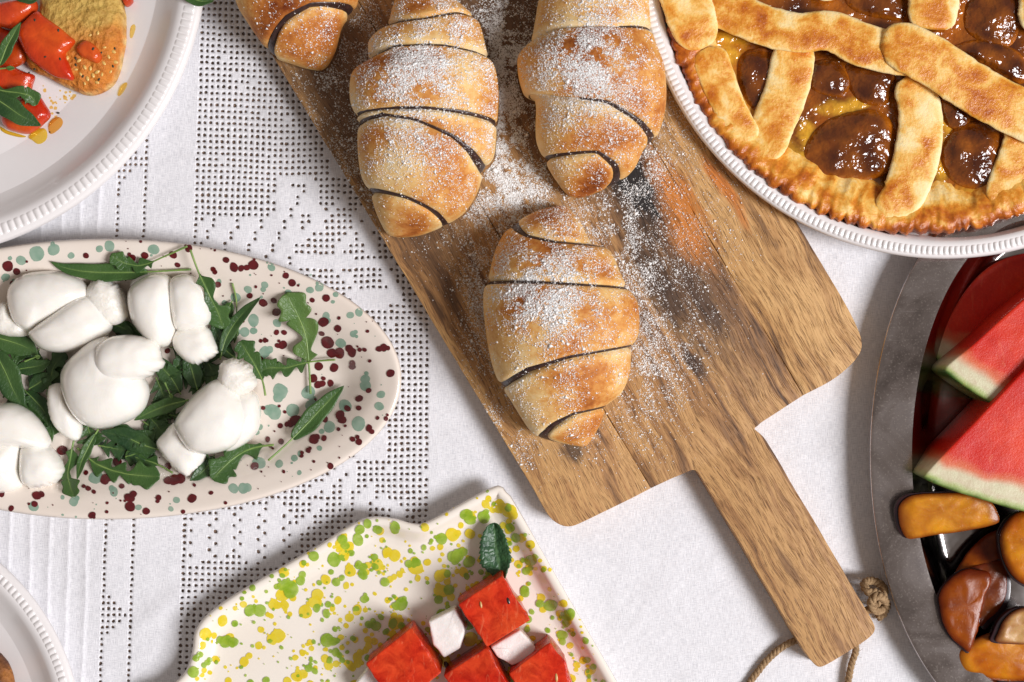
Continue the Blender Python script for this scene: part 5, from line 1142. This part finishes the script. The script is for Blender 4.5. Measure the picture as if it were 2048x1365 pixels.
FL_Y, FL_O, FL_R, FL_T = (0.72, 0.31, 0.012), (0.50, 0.135, 0.004), (0.17, 0.024, 0.004), (0.56, 0.33, 0.12)
def plum(label, outline, zb, cA, cB, skin_shift=(0, 0), hb=1.6, dome=0.22, sd=0, tilt=(0, 0), grow=1.02, ragged=None):
    c = np.mean(outline, 0); root = thing('plum_slice', label, 'plum', P(c[0], c[1], 0.4 * CM), 'plum slices on the steel platter')
    V, F, S = inflate(outline, zb, dome * 0.8, 0.12, 72, 18, 0.32, amp=0.07, fr=90, seed=sd, tilt=tilt, ragged=ragged); C = []
    for v, s in zip(V, S):
        k = interp(cA, cB, max(0, min(1, 0.4 + 1.1 * nz(v[0] * 60 + sd, v[1] * 60)))); k = interp(k, FL_R, 0.85 * sm(0.70, 1.0, s[0])); C.append(k)
    make('flesh', V, F, MT['plumflesh'], root, cols=C)
    so = [(c[0] + (p[0] - c[0]) * grow + skin_shift[0], c[1] + (p[1] - c[1]) * grow + skin_shift[1]) for p in outline]
    V, F, S = inflate(so, zb - 0.10, 0.04, hb, 64, 14, 0.8, seed=sd + 2, tilt=tilt); make('skin', V, F, MT['plumskin'], root)
    return root
def z8(L): return [(1780 + x / 5.687, 960 + y / 5.687) for x, y in L]
def z9(L): return [(1860 + x / 4.787, 1080 + y / 4.787) for x, y in L]
plum('plum slice tucked low behind the other slices, seen edge on', z8([(745, 1080), (850, 900), (880, 850), (1000, 720), (1120, 620), (1250, 570), (1330, 640), (1310, 800), (1200, 900), (1000, 980), (850, 1060)]), 1.5, FL_R, FL_O, (3, 3), 1.0, 0.15, 3.0, (0.25, -0.2))
plum('brown plum half behind the ragged plum slice, with a glossy dark skin edge', z9([(360, 300), (500, 230), (620, 190), (700, 230), (735, 360), (725, 540), (650, 680), (560, 760), (480, 830), (420, 700), (380, 500)]), 1.7, (0.13, 0.022, 0.003), (0.26, 0.06, 0.004), (7, 6), 1.3, 0.1, 5.0)
plum('amber plum wedge at the bottom right corner of the picture', z9([(265, 1090), (330, 1010), (450, 930), (600, 880), (800, 920), (1000, 960), (1150, 1050), (1180, 1200), (1050, 1330), (800, 1360), (560, 1340), (420, 1300), (300, 1245)]), 1.9, FL_O, FL_Y, (0, 6), 1.5, 0.35, 7.0, (0, 0.1))
plum('tan-fleshed plum piece at the right edge above the bottom wedge', z9([(632, 975), (650, 890), (700, 780), (790, 690), (900, 648), (1020, 660), (1120, 760), (1150, 900), (1000, 990), (800, 995)]), 2.7, FL_T, (0.66, 0.44, 0.20), (-9, 0), 2.0, 0.25, 9.0)
plum('ragged caramelised plum slice left of the brown half', z9([(82, 580), (105, 490), (150, 420), (240, 335), (350, 278), (450, 285), (560, 310), (585, 400), (530, 520), (500, 640), (480, 790), (450, 880), (400, 1030), (365, 1078), (300, 1020), (200, 930), (125, 800)]), 2.5, (0.36, 0.085, 0.003), (0.24, 0.05, 0.004), (-2, 1), 1.6, 0.3, 11.0, ragged=lambda x, y: 3.0 if (x > 1950 and y > 1170) else 0.5)
plum('yellow plum wedge resting on the platter rim below the front melon wedge', z8([(100, 420), (105, 300), (190, 200), (330, 160), (600, 146), (850, 150), (1000, 185), (1140, 255), (1205, 350), (1240, 470), (1150, 520), (980, 560), (780, 600), (480, 640), (320, 672), (205, 672), (135, 560)]), 3.0, FL_Y, (0.60, 0.25, 0.03), (-6, -2), 2.2, 0.25, 13.0, (0.03, 0.12), 1.01)
plum('round-faced plum half at the right edge below the melon rind', z8([(1250, 660), (1285, 540), (1370, 420), (1480, 360), (1640, 350), (1800, 440), (1880, 640), (1880, 900), (1780, 1100), (1640, 1200), (1520, 1190), (1380, 1080), (1280, 880)]), 2.9, FL_O, FL_Y, (-2, 2), 2.2, 0.4, 15.0, (0, 0))

# ================================================================ bruschetta plate
def z6(L): return [tuple([p[0] / 4.55, p[1] / 4.55] + list(p[2:])) for p in L]
BR = z6([(385, -60), (372, 60), (365, 160), (300, 330), (250, 500), (262, 600), (330, 665), (450, 715), (600, 795), (770, 862), (880, 868), (1000, 815), (1070, 725), (1120, 565), (1150, 370), (1148, 150), (1112, -10), (1060, -120), (800, -160), (520, -140)])
br = thing('bread_slice', 'oil-soaked slice of bread topped with tomato on the large white plate', 'bread', P(165, 80, 0.65 * CM))
V, F, S = inflate(BR, 1.1, 1.15, 0.45, 110, 22, 0.42, amp=0.10, fr=110, seed=4.4); C = []
for v, s in zip(V, S):
    x, y = v[0] / PX + 1024, 682.5 - v[1] / PX; w = sm(60, 112, y + 0.25 * (x - 170) + 16 * nz(x * .05, y * .05)); top = (0.66, 0.43, 0.10); sauce = (0.72, 0.24, 0.025); c_ = interp(top, sauce, w)
    c_ = interp(c_, (0.80, 0.55, 0.22), sm(0.93, 1.0, s[0]) * (0.6 + nz(x * .08, y * .08))); C.append(c_)
make('crumb', V, F, MT['bread'], br, cols=C)
TG = 'tomato pieces on the bruschetta plate'
def tomato(label, o, zb, ht, hb, col, sd, tilt=(0, 0), q=.55):
    c = np.mean(o, 0); r = thing('tomato_piece', label, 'tomato', P(c[0], c[1], (zb - hb) * CM), TG); V, F, S = inflate(o, zb, ht, hb, 72, 14, q, amp=0.07, fr=85, seed=sd, tilt=tilt)
    C = [interp(col, (0.74, 0.12, 0.010), max(0, min(1, 0.25 + 0.9 * nz(v[0] * 45 + sd, v[1] * 45)))) for v in V]; make('flesh', V, F, MT['tomato'], r, cols=C); return r
TR_ = (0.52, 0.024, 0.005); TD = (0.30, 0.014, 0.005)
tomato('long tomato wedge with a slit lying across the bread slice', z6([(330, 108), (400, 150), (480, 205), (560, 270), (640, 330), (690, 380), (640, 450), (600, 500), (640, 600), (668, 730), (580, 720), (480, 690), (390, 630), (300, 560), (220, 460), (165, 350), (160, 280), (220, 205)]), 2.25, .55, .7, (0.60, 0.034, 0.006), 1.0, (-.03, 0))
tomato('small tomato chunk on the sauced end of the bread', z6([(700, 450), (740, 390), (790, 370), (860, 410), (915, 480), (925, 540), (880, 578), (800, 545), (740, 520)]), 2.25, .5, .5, (0.68, 0.09, 0.015), 2.0)
tomato('dark red tomato piece in the top left corner of the picture', z6([(-120, 60), (0, 30), (120, 10), (300, -10), (345, 60), (290, 140), (200, 205), (110, 262), (0, 245), (-120, 260)]), 1.9, .8, .9, (0.50, 0.03, 0.012), 3.0)
tomato('deep red tomato piece left of the bread under the upper herb leaf', z6([(-100, 250), (60, 270), (180, 330), (240, 450), (230, 560), (100, 620), (-100, 560)]), 1.4, .6, .7, TD, 4.0)
tomato('flattened tomato piece above the large dark leaf', z6([(-100, 560), (20, 545), (130, 610), (240, 660), (318, 690), (300, 770), (270, 850), (150, 890), (0, 840), (-100, 800)]), 1.3, .65, .6, TR_, 5.0)
tomato('curved tomato wedge below the large dark leaf, touching the oil puddle', z6([(20, 1070), (160, 950), (290, 825), (345, 850), (410, 950), (462, 1050), (400, 1130), (330, 1190), (255, 1222), (150, 1205), (60, 1170)]), 1.25, .7, .55, TR_, 6.0)
tomato('tiny red tomato scrap at the top right of the bread', z6([(1105, -60), (1160, -40), (1215, 5), (1190, 45), (1150, 62), (1120, 20)]), 1.1, .5, .4, (0.42, 0.02, 0.01), 7.0)
tomato('dark tomato piece at the far left between the two herb leaves', z6([(-120, 430), (-20, 410), (40, 470), (60, 560), (0, 620), (-120, 600)]), 1.7, .6, .6, TD, 8.0)
HG = 'herb leaves on the bruschetta plate'
leaf('herb_leaf', 'large dark herb leaf crossing the lower tomato wedge', z6([(-120, 850, .2), (40, 950, .3), (200, 1060, .3), (372, 1145, .1)]), 44, None, style='plain', col=G_DK, stem=0.02, lift=2.15, group=HG, cat='herb leaf', sd=.2)
leaf('herb_leaf', 'lobed herb leaf curling over the flattened tomato piece', z6([(-100, 800, 0), (40, 830, .2), (180, 850, .3), (280, 880, .2), (330, 960, 0)]), 34, None, style='rocket', col=G_MD, stem=0.05, lift=2.2, group=HG, cat='herb leaf', sd=.6, lobes=1)
leaf('herb_leaf', 'slender herb leaf upright left of the long tomato wedge', z6([(-30, 640, -.2), (10, 560, 0), (60, 430, .2), (120, 320, .3), (190, 205, .2)]), 26, None, style='plain', col=G_MD, stem=0.10, lift=2.6, group=HG, cat='herb leaf', sd=.1)
leaf('herb_leaf', 'thin bare herb sprig pointing right above the flattened tomato', z6([(-20, 630, 0), (60, 622, 0), (135, 622, 0)]), 9, None, style='plain', col=G_LT, stem=0.5, lift=2.3, group=HG, cat='herb leaf', sd=.4)
leaf('herb_leaf', 'herb leaf at the top edge above the dark red tomato', z6([(100, -60, 0), (200, -20, .1), (290, 5, .1), (360, -20, 0)]), 18, None, style='plain', col=G_DK, stem=0.02, lift=2.9, group=HG, cat='herb leaf', sd=.9)
leaf('herb_leaf', 'green leaf poking over the plate rim at the top edge', [(355, -40, 0), (375, -12, .1), (398, 2, .1), (428, 2, 0)], 26, None, style='plain', col=G_MD, stem=0.02, lift=2.75, group=HG, cat='herb leaf', sd=.5)
def puddle(name, label, cat, o, mat, h=0.10, sd=0):
    c = np.mean(o, 0); zb = plateA.zat(*c) + 0.015
    V, F, S = inflate(o, zb, h, 0, 60, 8, 0.5, seed=sd); return tag(make(name, V, F, MT[mat], None, loc=P(c[0], c[1], zb * CM)), label, cat)
puddle('oil_puddle', 'bright yellow oil puddle at the tip of the lower tomato wedge', 'oil', z6([(262, 1250), (320, 1190), (400, 1170), (440, 1220), (446, 1290), (400, 1330), (345, 1325), (300, 1285)]), 'olive_oil', .16, 1)
puddle('oil_puddle', 'pale oil drop on the plate right of the bread', 'oil', z6([(1180, 320), (1195, 240), (1240, 222), (1275, 290), (1345, 350), (1350, 400), (1290, 435), (1225, 415), (1190, 370)]), 'thin_oil', .06, 2)
puddle('oil_puddle', 'small pale oil smear below the bread corner', 'oil', z6([(1072, 868), (1100, 790), (1150, 752), (1162, 790), (1140, 835), (1100, 870)]), 'thin_oil', .05, 3)
puddle('juice_puddle', 'orange tomato juice beside the yellow oil puddle', 'tomato juice', z6([(440, 1150), (480, 1085), (540, 1068), (590, 1110), (602, 1170), (580, 1225), (520, 1250), (455, 1245)]), 'tomato_juice', .12, 4)
puddle('juice_puddle', 'thin orange juice rim below the lower tomato wedge', 'tomato juice', z6([(0, 1150), (40, 1180), (150, 1215), (240, 1245), (180, 1252), (70, 1225), (10, 1190)]), 'olive_oil', .08, 5)
rnd = random.Random(5)
V = []; F = []
for _ in range(46):
    x, y = rnd.gauss(125, 30), rnd.gauss(200, 16); r = rnd.uniform(1, 4.5)
    if y < 165 or inpoly(x, y, BR): continue
    v, f = dots(plateA, [(x, y, r)], 0.0002, blobby=.3); k = len(V); V += v; F += [tuple(i + k for i in q) for q in f]
tag(make('juice_stain', V, F, MT['juice_stain'], None), 'faint orange juice specks on the white plate below the bread', 'stain', kind='stuff')
# herb flakes and tomato seeds sprinkled on the topping
tv = []; tf = []
for o in [o for o in bpy.data.objects if o.type == 'MESH' and o.parent and (o.parent.name.startswith('tomato_piece') or o.parent.name.startswith('bread_slice'))]:
    b = wloc(o); k = len(tv); tv += [tuple(v.co + b) for v in o.data.vertices]; tf += [tuple(i + k for i in p.vertices) for p in o.data.polygons]
tb = BVHTree.FromPolygons(tv, tf)
for nm, mt, pts, r in (('herb_flakes', 'herb', z6([(352, 208), (450, 543), (15, 180), (240, 655), (1040, 440), (700, 600), (900, 725), (930, 490), (395, 1180), (880, 470), (580, 560), (470, 1000), (1055, 745), (560, 300), (700, 540), (760, 700), (1020, 600), (300, 620)]), 2.6),
                       ('tomato_seeds', 'tseed', z6([(1030, 470), (1040, 560), (830, 630), (890, 660), (880, 750), (780, 620), (740, 680), (950, 580), (990, 520), (800, 720), (850, 690), (700, 640), (620, 540), (730, 560), (770, 760), (930, 680), (960, 440), (1000, 650), (830, 330), (900, 310)]), 4.2)):
    V = []; F = []
    for x, y in pts:
        w = P(x, y, 0.02); loc, nr, i_, d_ = tb.ray_cast(Vector((w.x, w.y, 0.3)), Vector((0, 0, -1))); z = loc.z if loc is not None else 0.007
        k = len(V); a = rnd.uniform(0, 3); ca, sa = math.cos(a), math.sin(a); rr = r * PX * rnd.uniform(.7, 1.2)
        for q in range(5):
            f = math.pi * q / 4
            for e in range(8):
                g_ = 2 * math.pi * e / 8; lx, ly, lz = 1.25 * rr * math.cos(f), .8 * rr * math.sin(f) * math.cos(g_), .45 * rr * math.sin(f) * math.sin(g_); V.append((w.x + lx * ca - ly * sa, w.y + lx * sa + ly * ca, z + 0.0002 + lz))
        F += [tuple(i + k for i in q) for q in ringfaces(5, 8)]
    tag(make(nm, V, F, MT[mt], None), 'dark dried herb flakes sprinkled over the tomato topping' if nm == 'herb_flakes' else 'pale tomato seeds in the sauce on the bread slice', nm.split('_')[0] + (' flakes' if 'herb' in nm else ' seeds'), kind='stuff')
# toast on the corner plate
o = [(-110, 1330), (-60, 1300), (-20, 1298), (4, 1310), (20, 1334), (28, 1362), (30, 1400), (10, 1450), (-60, 1470), (-120, 1420)]
to = thing('toasted_bread', 'dark toasted piece of bread cropped at the bottom left corner', 'bread', P(-45, 1385, 0.7 * CM))
V, F, S = inflate(o, 1.5, 1.0, .8, 80, 16, .5, amp=.14, fr=120, seed=3); C = [interp((0.42, 0.16, 0.03), (0.10, 0.03, 0.012), max(0, min(1, .35 + 1.3 * nz(v[0] * 120, v[1] * 120)))) for v in V]
make('crust', V, F, MT['bread'], to, cols=C)
